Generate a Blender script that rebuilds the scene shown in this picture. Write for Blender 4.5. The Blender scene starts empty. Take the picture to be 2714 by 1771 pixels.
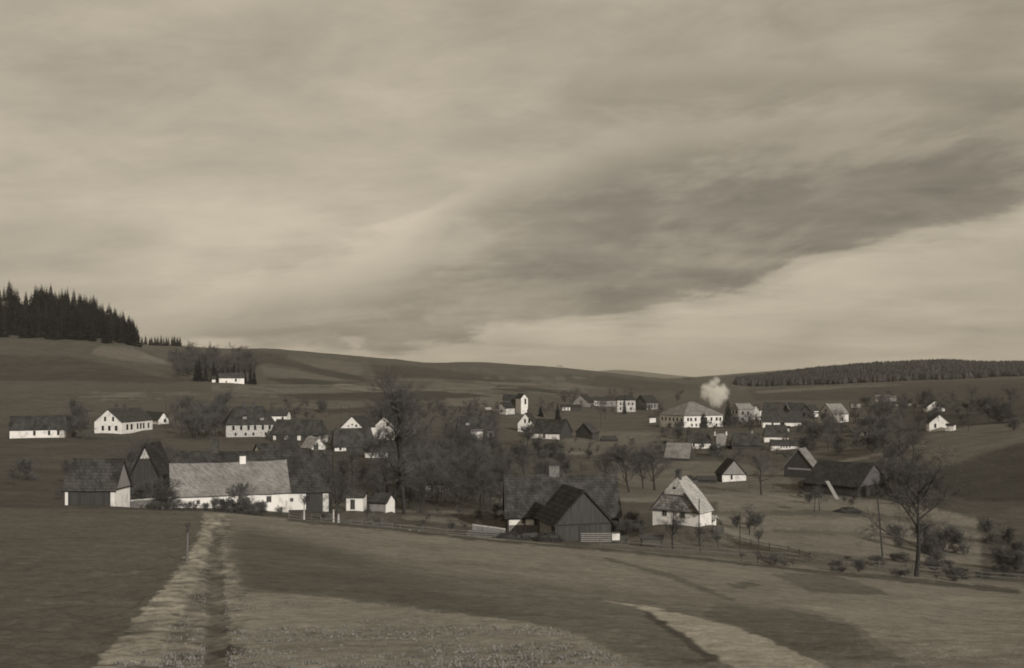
import bpy, bmesh, math, random
import numpy as np
from mathutils import Vector, Matrix
R = math.radians
sc = bpy.context.scene
COL = sc.collection
# ------------------------------------------------------------------ camera
F = 2600.0; CX = 1357.0; HY = 1005.0       # focal length, centre and eye level in photograph pixels (2714 wide)
cam = bpy.data.cameras.new('camera'); camo = bpy.data.objects.new('camera', cam); COL.objects.link(camo)
cam.sensor_width = 36.0; cam.lens = 36.0 * F / 2714.0
cam.shift_y = (HY - 885.5) / 2714.0
cam.clip_start = 0.3; cam.clip_end = 40000
camo.location = (0, 0, 0); camo.rotation_euler = (R(90), 0, 0)
sc.camera = camo
sc.cycles.volume_bounces = 5
sc.cycles.filter_width = 1.85
# ------------------------------------------------------------------ sun
SUND = Vector((0.46, -0.79, 0.40)).normalized()
sun = bpy.data.lights.new('sun', 'SUN'); sun.energy = 2.9; sun.angle = R(1.2); sun.color = (1.0, 0.955, 0.885)
suno = bpy.data.objects.new('sun', sun); COL.objects.link(suno)
suno.rotation_euler = SUND.to_track_quat('Z', 'Y').to_euler()
# ------------------------------------------------------------------ view
sc.view_settings.view_transform = 'Standard'; sc.view_settings.look = 'None'
sc.view_settings.gamma = 1; sc.view_settings.exposure = 0.0
# ------------------------------------------------------------------ world: Nishita sky seen through a high cloud deck
w = bpy.data.worlds.new('World'); sc.world = w; w.use_nodes = True
nt = w.node_tree; nt.nodes.clear()
class E:
    """tiny expression wrapper round shader math nodes"""
    t = None
    def __init__(s, sock): s.s = sock
    @staticmethod
    def m(op, *a, clamp=False):
        n = E.t.nodes.new('ShaderNodeMath'); n.operation = op; n.use_clamp = clamp
        for i, v in enumerate(a):
            if isinstance(v, E): E.t.links.new(v.s, n.inputs[i])
            else: n.inputs[i].default_value = v
        return E(n.outputs[0])
    def __add__(s, o): return E.m('ADD', s, o)
    __radd__ = __add__
    def __sub__(s, o): return E.m('SUBTRACT', s, o)
    def __rsub__(s, o): return E.m('SUBTRACT', o, s)
    def __mul__(s, o): return E.m('MULTIPLY', s, o)
    __rmul__ = __mul__
    def __truediv__(s, o): return E.m('DIVIDE', s, o)
def smooth(e, lo, hi):
    n = E.t.nodes.new('ShaderNodeMapRange'); n.interpolation_type = 'SMOOTHSTEP'
    E.t.links.new(e.s, n.inputs['Value']); n.inputs['From Min'].default_value = lo; n.inputs['From Max'].default_value = hi
    return E(n.outputs['Result'])
def curve(e, pts, lo, hi, vlo, vhi):
    """piecewise-linear function through pts"""
    n = E.t.nodes.new('ShaderNodeFloatCurve')
    c = n.mapping.curves[0]
    P = [((x - lo) / (hi - lo), (v - vlo) / (vhi - vlo)) for x, v in pts]
    c.points[0].location = P[0]; c.points[1].location = P[-1]
    for p in P[1:-1]: c.points.new(*p)
    n.mapping.update()
    t = E.m('MULTIPLY', (e - lo), 1.0 / (hi - lo), clamp=True)
    E.t.links.new(t.s, n.inputs['Value'])
    return E(n.outputs[0]) * (vhi - vlo) + vlo
def noise(vec, scale, detail=4, rough=0.55, dist=0.0):
    n = E.t.nodes.new('ShaderNodeTexNoise'); n.inputs['Scale'].default_value = scale
    n.inputs['Detail'].default_value = detail; n.inputs['Roughness'].default_value = rough; n.inputs['Distortion'].default_value = dist
    E.t.links.new(vec, n.inputs['Vector'])
    return E(n.outputs['Fac'])
def comb(x, y, z):
    n = E.t.nodes.new('ShaderNodeCombineXYZ')
    for i, v in enumerate((x, y, z)):
        if isinstance(v, E): E.t.links.new(v.s, n.inputs[i])
        else: n.inputs[i].default_value = v
    return n.outputs[0]
E.t = nt
tc = nt.nodes.new('ShaderNodeTexCoord'); sep = nt.nodes.new('ShaderNodeSeparateXYZ'); nt.links.new(tc.outputs['Generated'], sep.inputs[0])
dx, dy, dz = (E(sep.outputs[i]) for i in range(3))
ay = E.m('MAXIMUM', E.m('ABSOLUTE', dy), 0.3)
az_ = E.m('MAXIMUM', dz, 0.0)
U = CX + F * (dx / ay); V = HY - F * (az_ / ay)
# cloud deck seen in perspective: noise laid on a level plane, drawn out in streaks towards the horizon
q = az_ + 0.16
cx_ = dx / q; cy_ = dy / q
stre = comb(cx_ * 0.55 + cy_ * 0.2, cy_ * 1.0, 0.0)
n1 = noise(stre, 0.9, 7, 0.52, 0.5); n2 = noise(stre, 2.6, 8, 0.6, 0.35); n3 = noise(comb(dx * 3.0, dy * 3.0, dz * 9.0), 2.1, 9, 0.62, 0.4)
n4 = noise(comb(dx * 7.0, dy * 3.0, dz * 19.0 - dx * 3.0), 1.0, 9, 0.60, 0.15)
wob = (n4 - 0.5) * 130 + (n1 - 0.5) * 260 + (n2 - 0.5) * 110 + (n3 - 0.5) * 120
Vw = V + wob; Uw = U + (n3 - 0.5) * 200
vup = curve(Uw, [(-400, 905), (430, 850), (700, 775), (1000, 705), (1130, 640), (1250, 535), (1480, 430), (1800, 340), (2700, 260), (3600, 240)], -400, 3600, 100, 1100)
vlo = curve(Uw, [(-400, 960), (400, 905), (800, 935), (1080, 930), (1425, 862), (1940, 785), (2250, 670), (2700, 560), (3600, 380)], -400, 3600, 100, 1100)
wedge = smooth(Vw - vup, -25, 95) * smooth(vlo - Vw, -8, 32) * (0.85 + 0.15 * smooth(U, 500, 1500))
rim = smooth(E.m('ABSOLUTE', Vw - vup + 45) * -1.0, -55, -5) * smooth(U, 350, 700) * smooth(U * -1.0, -1500, -1000)
under = smooth(Vw - vlo, 0, 60) * smooth(vlo - Vw, -190, -60) * smooth(U, 1100, 1700)
wedge_soft = smooth(V - vup, 20, 330) * smooth(vlo - V, -10, 60) * smooth(U, 900, 1700)
glow = smooth(E.m('ABSOLUTE', U - 700) * -1.0, -1100, -50) * smooth(E.m('ABSOLUTE', V - 610) * -1.0, -430, -20)
topband = smooth(E.m('ABSOLUTE', Vw - 225 + (U - 2000) * -0.02) * -1.0, -90, -10) * smooth(U, 1000, 2300)
rightdark = smooth(U, 1300, 2800) * smooth(V * -1.0, -700, -50)
puffn = noise(comb(dx * 16, dy * 3, dz * 34), 1.0, 5, 0.5, 0.2)
puff = smooth(puffn, 0.50, 0.66) * smooth(E.m('ABSOLUTE', V - 890) * -1.0, -75, -25) * smooth(E.m('ABSOLUTE', U - 1000) * -1.0, -420, -120)
fold = smooth(n4, 0.44, 0.62)
br = 0.395 + (fold - 0.4) * (0.018 + wedge * 0.05) + (n4 - 0.5) * 0.10 + glow * 0.08 - wedge * 0.118 - wedge_soft * 0.045 - topband * 0.08 - rightdark * 0.06 + rim * 0.05 + under * 0.05 + (n2 - 0.5) * 0.24 + (n1 - 0.5) * 0.20 + (n3 - 0.5) * 0.20 + puff * 0.16
low = smooth(V, 760, 1000) * (1.0 - wedge)
br = br + low * 0.0
br = E.m('MAXIMUM', br, 0.15)
ccol = nt.nodes.new('ShaderNodeVectorMath'); ccol.operation = 'SCALE'; ccol.inputs[0].default_value = (1.13, 0.98, 0.745)
nt.links.new(br.s, ccol.inputs['Scale'])
sky = nt.nodes.new('ShaderNodeTexSky'); sky.sky_type = 'NISHITA'; sky.sun_disc = False
sky.sun_elevation = math.asin(SUND.z); sky.sun_rotation = math.atan2(SUND.x, SUND.y); sky.dust_density = 3.0
hs = nt.nodes.new('ShaderNodeHueSaturation'); hs.inputs['Saturation'].default_value = 0.12; nt.links.new(sky.outputs[0], hs.inputs['Color'])
mxc = nt.nodes.new('ShaderNodeMixRGB'); mxc.inputs[0].default_value = 0.93
sclo = nt.nodes.new('ShaderNodeVectorMath'); sclo.operation = 'SCALE'; sclo.inputs['Scale'].default_value = 10.0
nt.links.new(ccol.outputs[0], sclo.inputs[0])
nt.links.new(hs.outputs[0], mxc.inputs[1]); nt.links.new(sclo.outputs[0], mxc.inputs[2])
bg = nt.nodes.new('ShaderNodeBackground'); bg.inputs['Strength'].default_value = 0.1
wo = nt.nodes.new('ShaderNodeOutputWorld')
nt.links.new(mxc.outputs[0], bg.inputs[0]); nt.links.new(bg.outputs[0], wo.inputs[0])

# ------------------------------------------------------------------ materials
def mat(name, c, var=0.25, scale=1.0, rough=0.9, stretch=(1, 1, 1), bump=0.0, rows=0.0, detail=6, c2=None, rowdim=0.7, thr=None, rnd=0.0):
    m = bpy.data.materials.new(name); m.use_nodes = True; t = m.node_tree; E.t = t
    b = t.nodes['Principled BSDF']; b.inputs['Roughness'].default_value = rough
    try: b.inputs['Specular IOR Level'].default_value = 0.15
    except Exception: pass
    tcn = t.nodes.new('ShaderNodeTexCoord'); mp = t.nodes.new('ShaderNodeMapping'); mp.inputs['Scale'].default_value = stretch
    oi = t.nodes.new('ShaderNodeObjectInfo')
    va = t.nodes.new('ShaderNodeVectorMath'); va.operation = 'ADD'
    sm = t.nodes.new('ShaderNodeVectorMath'); sm.operation = 'SCALE'; sm.inputs[0].default_value = (37.0, 11.0, 0.0)
    t.links.new(oi.outputs['Random'], sm.inputs['Scale'])
    t.links.new(tcn.outputs['Object'], mp.inputs[0]); t.links.new(mp.outputs[0], va.inputs[0]); t.links.new(sm.outputs[0], va.inputs[1])
    f = noise(va.outputs[0], scale, detail, 0.62)
    if thr: f2 = smooth(f, thr[0], thr[1])
    else: f2 = smooth(f, 0.25, 0.75)
    mx = t.nodes.new('ShaderNodeMixRGB')
    if c2 is None: c2 = tuple(x * (1 + var) for x in c); c1 = tuple(x * (1 - var) for x in c)
    else: c1 = c
    mx.inputs[1].default_value = (*c1, 1); mx.inputs[2].default_value = (*c2, 1)
    t.links.new(f2.s, mx.inputs[0]); out = mx.outputs[0]
    h = f
    if rows:
        s2 = t.nodes.new('ShaderNodeSeparateXYZ'); t.links.new(tcn.outputs['Object'], s2.inputs[0])
        z = E(s2.outputs[2]) * rows
        fr = E.m('FRACT', z); ln = smooth(fr, 0.0, 0.28)
        xo = E(s2.outputs[0]) + E(s2.outputs[1]) ; cell = E.m('FLOOR', xo * (rows * 1.4)) ; rz = E.m('FLOOR', z)
        wn = t.nodes.new('ShaderNodeTexWhiteNoise'); wn.noise_dimensions = '3D'
        t.links.new(comb(cell, rz, 0.0), wn.inputs['Vector'])
        k = (ln * (1 - rowdim) + rowdim) * (E(wn.outputs['Value']) * 0.45 + 0.78)
        vm = t.nodes.new('ShaderNodeVectorMath'); vm.operation = 'SCALE'; t.links.new(out, vm.inputs[0]); t.links.new(k.s, vm.inputs['Scale']); out = vm.outputs[0]
        h = f * 0.5 + ln
    if rnd:
        k = E(oi.outputs['Random']) * (2 * rnd) + (1 - rnd)
        vm = t.nodes.new('ShaderNodeVectorMath'); vm.operation = 'SCALE'; t.links.new(out, vm.inputs[0]); t.links.new(k.s, vm.inputs['Scale']); out = vm.outputs[0]
    t.links.new(out, b.inputs['Base Color'])
    if bump:
        bp = t.nodes.new('ShaderNodeBump'); bp.inputs['Strength'].default_value = bump; bp.inputs['Distance'].default_value = 0.1
        t.links.new(h.s, bp.inputs['Height']); t.links.new(bp.outputs[0], b.inputs['Normal'])
    return m
def sep_(v, warm=1.0): return (v * 1.02, v * (1.0 - 0.015 * warm), v * (1 - 0.065 * warm))
M = {}
M['white'] = mat('whitewash', sep_(0.50), scale=0.8, c2=sep_(0.78), bump=0.15, thr=(0.30, 0.52), detail=8, stretch=(1, 1, 0.7), rnd=0.06)
M['offwhite'] = mat('old_whitewash', sep_(0.26), scale=1.1, c2=sep_(0.60), bump=0.2, thr=(0.3, 0.6), rnd=0.1)
M['plaster'] = mat('grey_plaster', sep_(0.17), scale=1.2, c2=sep_(0.30), bump=0.2)
M['mottled'] = mat('mottled_plaster_and_timber', sep_(0.22), scale=2.6, c2=sep_(0.58), detail=5, thr=(0.38, 0.6))
M['thatch'] = mat('weathered_roof', sep_(0.046), var=0.5, scale=0.35, stretch=(1.6, 1.6, 0.5), rows=2.2, detail=9, bump=0.5, rnd=0.2)
M['dark_roof'] = mat('dark_slate_roof', sep_(0.045), var=0.3, scale=0.6, rows=2.0, bump=0.4, rnd=0.2)
M['black_roof'] = mat('tarred_roof', sep_(0.034, 0.6), var=0.3, scale=0.6, rows=1.6, bump=0.3)
M['grey_roof'] = mat('grey_shingle_roof', sep_(0.20), var=0.22, scale=0.5, rows=2.0, bump=0.4, rnd=0.1)
M['pale_roof'] = mat('pale_tiled_roof', sep_(0.195), var=0.24, scale=0.22, stretch=(1, 1, 0.8), rows=2.6, bump=0.35, rowdim=0.85)
M['bright_roof'] = mat('bright_cement_tile_roof', sep_(0.34), var=0.12, scale=0.5, rows=2.4, bump=0.3, rowdim=0.85)
M['board'] = mat('grey_boards', sep_(0.10), var=0.35, scale=1.0, stretch=(7, 7, 0.25), bump=0.4)
M['old_board'] = mat('old_dark_grey_boards', sep_(0.062), var=0.35, scale=1.0, stretch=(7, 7, 0.25), bump=0.4)
M['pale_board'] = mat('pale_boards', sep_(0.24), var=0.2, scale=1.0, stretch=(6, 6, 0.25), bump=0.4)
M['dark_board'] = mat('dark_boards', sep_(0.056), var=0.35, scale=1.0, stretch=(7, 7, 0.25), bump=0.4)
M['shingle_gable'] = mat('mottled_shingle_gable', sep_(0.13), scale=1.4, c2=sep_(0.34), rows=2.4, bump=0.4, detail=8)
M['hole'] = mat('dark_window_glass', sep_(0.022, 0.4), var=0.3, scale=2.0, rough=0.25)
M['frame'] = mat('window_frame_paint', sep_(0.34), var=0.2, scale=3.0)
M['brick'] = mat('sooty_chimney', sep_(0.07), var=0.4, scale=3.0)
M['stone'] = mat('field_stone', sep_(0.16), var=0.4, scale=2.2, bump=0.8, detail=8)
M['bark'] = mat('bark', sep_(0.050), var=0.35, scale=3.0, stretch=(1, 1, 0.3), bump=0.5, rnd=0.2)
M['twig'] = mat('twigs', sep_(0.085), var=0.25, scale=0.7, rnd=0.3)
M['twig_pale'] = mat('pale_twigs', sep_(0.10), var=0.25, scale=0.7, rnd=0.2)
M['needle'] = mat('spruce_needles', sep_(0.028, 0.3), var=0.4, scale=0.6, rnd=0.3)
M['limewash'] = mat('limewashed_bark', sep_(0.45), var=0.3, scale=3.0)
M['post'] = mat('weathered_post', sep_(0.13), var=0.35, scale=2.0, stretch=(4, 4, 0.5), bump=0.3)
M['darkpost'] = mat('dark_post', sep_(0.055), var=0.3, scale=2.0, stretch=(4, 4, 0.5), bump=0.3)
M['wood'] = mat('far_wood', sep_(0.040, 0.3), var=0.5, scale=0.03, rnd=0.0)
M['grassm'] = mat('dry_grass', sep_(0.17), var=0.4, scale=1.5)
M['rock'] = mat('pale_stones', sep_(0.34), var=0.3, scale=2.0, bump=0.4)

# ------------------------------------------------------------------ mesh helpers
class MB:
    def __init__(s): s.v = []; s.f = []
    def add(s, vs, fs):
        b = len(s.v); s.v += [tuple(v) for v in vs]; s.f += [tuple(b + i for i in f) for f in fs]; return s
    def box(s, c, d, rz=0.0, rx=0.0):
        mt = Matrix.Rotation(rz, 3, 'Z') @ Matrix.Rotation(rx, 3, 'X')
        vs = [Vector(c) + mt @ Vector((sx * d[0] / 2, sy * d[1] / 2, sz * d[2] / 2)) for sx in (-1, 1) for sy in (-1, 1) for sz in (-1, 1)]
        return s.add(vs, [(0, 1, 3, 2), (4, 6, 7, 5), (0, 4, 5, 1), (2, 3, 7, 6), (0, 2, 6, 4), (1, 5, 7, 3)])
    def tube(s, p0, p1, r0, r1, n=4, cap=False):
        p0 = Vector(p0); p1 = Vector(p1); d = (p1 - p0)
        if d.length < 1e-6: return s
        d.normalize(); a = d.cross(Vector((0.31, 0.17, 0.93))); 
        if a.length < 1e-3: a = d.cross(Vector((1, 0, 0)))
        a.normalize(); b = d.cross(a); vs = []
        for p, r in ((p0, r0), (p1, r1)):
            for i in range(n):
                t = 2 * math.pi * i / n; vs.append(p + a * (math.cos(t) * r) + b * (math.sin(t) * r))
        fs = [(i, (i + 1) % n, n + (i + 1) % n, n + i) for i in range(n)]
        if cap: fs += [tuple(range(n - 1, -1, -1)), tuple(range(n, 2 * n))]
        return s.add(vs, fs)
    def build(s, name, m, parent=None, smooth=False):
        me = bpy.data.meshes.new(name); me.from_pydata(s.v, [], s.f); me.update()
        if smooth:
            me.polygons.foreach_set('use_smooth', [True] * len(me.polygons))
        me.materials.append(m)
        o = bpy.data.objects.new(name, me); COL.objects.link(o)
        if parent: o.parent = parent
        return o
def tag(o, label=None, cat=None, group=None, kind=None):
    if label: o['label'] = label
    if cat: o['category'] = cat
    if group: o['group'] = group
    if kind: o['kind'] = kind
    return o
def empty(name, loc, rz=0.0):
    o = bpy.data.objects.new(name, None); COL.objects.link(o); o.location = loc; o.rotation_euler = (0, 0, rz); o.empty_display_size = 0.5
    return o
def copy_tree(o, parent=None):
    c = o.copy(); COL.objects.link(c)
    if parent: c.parent = parent
    for ch in list(o.children):
        copy_tree(ch, c)
    return c

# ------------------------------------------------------------------ terrain
# each curve: depth in metres -> height (given as the height line seen from the camera), across the valley
CUR = [
 (1.0,  None, -1.65), (4.0, None, -2.35), (9.0, None, -3.55),
 (16,  [(0, 1771), (1357, 1771), (2700, 1785)]),
 (30,  [(0, 1642), (560, 1645), (1400, 1655), (2600, 1690)]),
 (60,  [(0, 1465), (560, 1478), (1400, 1540), (2600, 1640)]),
 (90,  [(0, 1392), (560, 1402), (1400, 1468), (2600, 1582)]),
 (120, [(-600, 1335), (0, 1347), (560, 1354), (830, 1380), (1300, 1425), (1700, 1462), (2100, 1500), (2600, 1548), (4000, 1640)]),
 (135, [(-600, 1335), (0, 1346), (560, 1354), (830, 1386), (1300, 1428), (1700, 1456), (2100, 1482), (2600, 1520), (4000, 1600)]),
 (165, [(0, 1325), (560, 1356), (900, 1376), (1300, 1405), (1500, 1408), (1800, 1400), (2100, 1412), (2600, 1450), (4000, 1480)]),
 (230, [(0, 1258), (560, 1290), (900, 1300), (1300, 1310), (1500, 1310), (1800, 1305), (2100, 1318), (2400, 1320), (2600, 1310), (4000, 1200)]),
 (300, [(0, 1192), (300, 1195), (600, 1208), (900, 1222), (1300, 1238), (1600, 1252), (1900, 1258), (2200, 1235), (2400, 1205), (2600, 1178), (4000, 1000)]),
 (390, [(0, 1150), (300, 1147), (600, 1160), (900, 1168), (1300, 1185), (1600, 1190), (1900, 1192), (2200, 1165), (2460, 1140), (2600, 1125), (4000, 980)]),
 (480, [(0, 1108), (600, 1098), (1000, 1120), (1300, 1140), (1600, 1148), (1850, 1142), (2200, 1122), (2600, 1095), (4000, 980)]),
 (560, [(0, 1065), (600, 1062), (1000, 1088), (1300, 1112), (1600, 1125), (1850, 1122), (2200, 1106), (2600, 1082), (4000, 980)]),
 (680, [(0, 1018), (300, 1010), (600, 1014), (1000, 1052), (1300, 1085), (1600, 1100), (1850, 1098), (2200, 1088), (2600, 1065), (4000, 970)]),
 (850, [(-800, 900), (0, 925), (300, 930), (400, 960), (500, 980), (600, 985), (1000, 1022), (1300, 1055), (1600, 1075), (1900, 1074), (2200, 1064), (2600, 1042), (4000, 960)]),
 (920, [(-800, 860), (0, 885), (150, 893), (300, 905), (370, 918), (430, 945), (480, 972), (600, 974), (1000, 1010), (1300, 1042), (1600, 1062), (1900, 1064), (2200, 1054), (2600, 1034), (4000, 950)]),
 (1050,[(-800, 740), (0, 796), (200, 832), (300, 872), (345, 905), (400, 950), (470, 968), (600, 966), (1000, 998), (1300, 1026), (1600, 1050), (1900, 1054), (2200, 1044), (2600, 1025), (4000, 950)]),
 (1250,[(-800, 800), (0, 880), (200, 910), (350, 950), (470, 952), (600, 950), (1000, 978), (1300, 1003), (1600, 1030), (1900, 1041), (2200, 1032), (2600, 1014), (4000, 950)]),
 (1600,[(-800, 880), (0, 900), (300, 912), (480, 919), (560, 923), (640, 926), (700, 924), (800, 931), (900, 941), (1060, 954), (1130, 962), (1270, 960), (1400, 968), (1500, 975), (1650, 992), (1820, 1009), (2000, 1026), (2200, 1020), (2600, 1003), (4000, 940)]),
 (2100,[(-800, 960), (500, 960), (1000, 985), (1500, 1000), (1820, 1009), (1900, 1018), (1960, 1014), (2050, 1002), (2150, 988), (2300, 975), (2500, 966), (2600, 972), (4000, 960)]),
 (3000,[(-800, 990), (1000, 992), (1500, 1000), (1700, 1006), (1820, 1001), (1900, 995), (2000, 987), (2144, 977), (2600, 974), (4000, 975)]),
 (4500,[(-800, 1000), (1500, 1002), (1820, 1008), (2070, 998), (4000, 990)]),
 (6500,[(-800, 1000), (1450, 1000), (1540, 990), (1590, 983), (1640, 980), (1700, 985), (1790, 995), (1900, 1004), (4000, 1000)]),
 (9000,[(-800, 1004), (4000, 1004)]),
 (16000,[(-800, 1004.5), (4000, 1004.5)]),
]
SP = np.arange(-2600, 5400, 10.0)
KD = np.array([c[0] for c in CUR], float); KZ = []
for c in CUR:
    if c[1] is None: KZ.append(np.full(SP.shape, c[2])); continue
    p = np.interp(SP, [a for a, b in c[1]], [b for a, b in c[1]])
    k = 4 if 700 < c[0] < 8000 else 14
    ker = np.hanning(2 * k + 3)[1:-1]; ker /= ker.sum()
    p = np.convolve(np.pad(p, k, mode='edge'), ker, 'valid')
    KZ.append(-(p - HY) * c[0] / F)
KZ = np.array(KZ); LT = np.log(KD)
hh = np.diff(LT)[:, None]; dl = np.diff(KZ, axis=0) / hh
ms = np.zeros_like(KZ)
w1 = 2 * hh[1:] + hh[:-1]; w2 = hh[1:] + 2 * hh[:-1]
same = dl[1:] * dl[:-1] > 0
with np.errstate(divide='ignore', invalid='ignore'):
    hm = (w1 + w2) / (w1 / dl[:-1] + w2 / dl[1:])
ms[1:-1] = np.where(same, hm, 0); ms[0] = dl[0]; ms[-1] = dl[-1]
TN = 900
TL = np.linspace(LT[0], LT[-1], TN); TZ = np.zeros((TN, len(SP)))
for i, t in enumerate(TL):
    k = min(max(int(np.searchsorted(LT, t, side='right') - 1), 0), len(LT) - 2)
    h = hh[k, 0]; s = (t - LT[k]) / h
    TZ[i] = ((1 + 2 * s) * (1 - s) ** 2 * KZ[k] + s * (1 - s) ** 2 * h * ms[k] + s * s * (3 - 2 * s) * KZ[k + 1] + s * s * (s - 1) * h * ms[k + 1])
def _hash(ix, iy, seed):
    n = (ix.astype(np.int64) * 374761393 + iy.astype(np.int64) * 668265263 + seed * 974634777) & 0x7fffffff
    n = ((n ^ (n >> 13)) * 1274126177) & 0x7fffffff
    return ((n ^ (n >> 16)) & 0xffff) / 65535.0
def vnoise(x, y, seed=0):
    ix = np.floor(x); iy = np.floor(y); fx = x - ix; fy = y - iy
    fx = fx * fx * (3 - 2 * fx); fy = fy * fy * (3 - 2 * fy)
    a = _hash(ix, iy, seed); b = _hash(ix + 1, iy, seed); c = _hash(ix, iy + 1, seed); d = _hash(ix + 1, iy + 1, seed)
    return (a * (1 - fx) + b * fx) * (1 - fy) + (c * (1 - fx) + d * fx) * fy
def fbm(x, y, o=4, seed=0):
    s = 0; a = 0.5
    for i in range(o): s = s + a * vnoise(x * 2 ** i, y * 2 ** i, seed + i); a *= 0.5
    return s - 0.47
FIX = []      # (x, y, dz, radius) small level pads under buildings
def zt(px, D):
    px = np.asarray(px, float); D = np.asarray(D, float)
    i = np.clip((np.log(D) - TL[0]) / (TL[1] - TL[0]), 0, TN - 1.001); j = np.clip((px - SP[0]) / 10.0, 0, len(SP) - 1.001)
    i0 = i.astype(int); j0 = j.astype(int); a = i - i0; b = j - j0
    z = (TZ[i0, j0] * (1 - a) + TZ[i0 + 1, j0] * a) * (1 - b) + (TZ[i0, j0 + 1] * (1 - a) + TZ[i0 + 1, j0 + 1] * a) * b
    x = (px - CX) * D / F
    z = z + fbm(x / 22, D / 22, 4, 5) * np.clip(D / 160, 0.12, 3.0) * 0.8
    if FIX:
        num = 0; den = 0.25
        for fx, fy, dzv, r in FIX:
            wgt = np.exp(-((x - fx) ** 2 + (D - fy) ** 2) / (r * r)) * 4
            num = num + wgt * dzv; den = den + wgt
        z = z + num / den
    return z
def pxof(x, y): return CX + F * x / y
def gz(x, y): return float(zt(pxof(x, y), y))
def hit(px, py, lo=14, hi=2500):
    D = np.exp(np.linspace(math.log(lo), math.log(hi), 2500))
    z = zt(np.full(D.shape, float(px)), D); ray = -(py - HY) * D / F
    k = np.nonzero(ray <= z)[0]
    if len(k) == 0: return float(D[np.argmin(np.abs(ray - z) / D)])
    return float(D[k[0]])
def at(px, py, lo=14, hi=2500):
    D = hit(px, py, lo, hi); return Vector(((px - CX) * D / F, D, float(zt(px, D))))
def ray(px, py, D): return Vector(((px - CX) * D / F, D, -(py - HY) * D / F))
# ------------------------------------------------------------------ the buildings, measured on the photograph
# c: near bottom corner (px, py); D: depth; a: turn (a>0 gable end on the left of the corner, a<0 on the right); gw/sw: seen widths of gable end and side
SPEC = []
def H(name, label, cat, c, D, a, sw=None, gw=None, W=None, L=None, hw=20, rr=20, **k):
    k.update(name=name, label=label, cat=cat, c=c, D=D, a=a, sw=sw, gw=gw, W=W, L=L, hw=hw, rr=rr); SPEC.append(k)
# --- left edge and back row
H('farmhouse', 'long white house with a gabled front, on the bank left of the brown thicket', 'house', (323, 1148), 380, 60, sw=80, gw=68, hw=31, rr=33,
  wall='white', roof='dark_roof',
  win=[('g', 18, 6, 6, 13), ('g', 34, 6, 6, 13), ('g', 51, 6, 6, 13), ('g', 24, 31, 5, 12), ('g', 44, 31, 5, 12), ('s', 11, 7, 5, 15), ('s', 22, 7, 5, 15), ('s', 38, 7, 4, 15), ('s', 46, 7, 4, 15), ('s', 54, 7, 4, 15), ('s', 67, 7, 4, 14)],
  chim=[(0.25, 1.2, 1.4), (0.5, 1.2, 1.2)])
H('outbuilding', 'small white gabled annex behind the right end of the long white house', 'outbuilding', (419, 1124), 402, -68, sw=42, gw=27, hw=12, rr=20, wall='white', roof='dark_roof', win=[('g', 14, 4, 5, 9)])
H('cottage', 'low white cottage cut by the left edge of the picture', 'cottage', (171, 1160), 372, -4, sw=130, W=7, hw=25, rr=34, wall='white', roof='thatch', win=[('s', 112, 7, 6, 14), ('s', 90, 7, 6, 12), ('s', 55, 7, 6, 12)])
H('large_house', 'big two storey timbered house under a tall dark hipped roof with chimneys', 'house', (599, 1158), 405, 7, sw=130, W=13, hw=34, rr=46, hip=0.36, wall='mottled', roof='thatch',
  win=[('s', x, 17, 6, 12) for x in (16, 36, 55, 72, 92, 110, 122)] + [('s', x, 2, 5, 8) for x in (22, 48, 68, 100)], chim=[(0.40, 1.1, 1.6), (0.60, 1.1, 1.4)], dorm=[(0.38, 0.42), (0.72, 0.3)])
H('house', 'white gable wall with one window sticking out right of the big hipped roof', 'house', (759, 1140), 440, -12, sw=60, W=9, hw=39, rr=14, wall='white', roof='dark_roof', win=[('s', 48, 28, 5, 7)])
H('farmhouse', 'dark roofed house with a narrow white gable end beside the thatched house', 'house', (845, 1172), 335, -24, sw=128, gw=24, hw=21, rr=38, wall='dark_board', gwall='white', roof='thatch',
  win=[('g', 12, 22, 3, 5)], patch=[('s', 8, 4, 7, 11), ('s', 38, 6, 9, 11), ('s', 72, 4, 9, 13), ('s', 100, 8, 12, 9)], hip=0.12)
H('cottage', 'small house with a pointed white gable and long dark roof above the pale roofed farm', 'cottage', (692, 1222), 285, 14, sw=102, gw=20, hw=20, rr=25, wall='white', roof='thatch')
H('shed', 'little pink plastered shed with a lean roof beside the long dark barn', 'shed', (826, 1205), 262, -55, sw=26, gw=36, hw=20, rr=26, wall='plaster', gwall='offwhite', roof='grey_roof', win=[('g', 12, 26, 4, 5)])
H('farmhouse', 'house with a bright white triangular gable above a broad thatched roof', 'house', (964, 1172), 318, 66, sw=32, gw=62, hw=38, rr=31, wall='white', roof='dark_roof', win=[('g', 30, 44, 4, 4), ('g', 40, 40, 5, 6), ('g', 20, 40, 3, 4)], oh=0.2)
H('thatched_house', 'low thatched house with a white wall corner, in front of the white triangular gable', 'house', (884, 1198), 276, 5, sw=108, W=9, hw=16, rr=46, hip=0.12, wall='dark_board', roof='thatch', patch=[('s', 3, 2, 30, 13)], win=[('s', 15, 4, 6, 7)])
H('farmhouse', 'white spotted gable half hidden behind the dark roof left of the tall bare tree', 'house', (1052, 1165), 330, 66, sw=14, gw=66, hw=30, rr=32, wall='white', roof='dark_roof', win=[('g', 38, 34, 7, 10), ('g', 30, 48, 3, 4)], oh=0.2)
H('cottage', 'low whitewashed cottage with patchy wall below the thatched house', 'cottage', (968, 1214), 262, 3, sw=60, W=6, hw=18, rr=20, hip=0.1, wall='offwhite', roof='thatch', win=[('s', 15, 5, 8, 8), ('s', 34, 3, 7, 12), ('s', 48, 5, 5, 9)])
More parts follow.
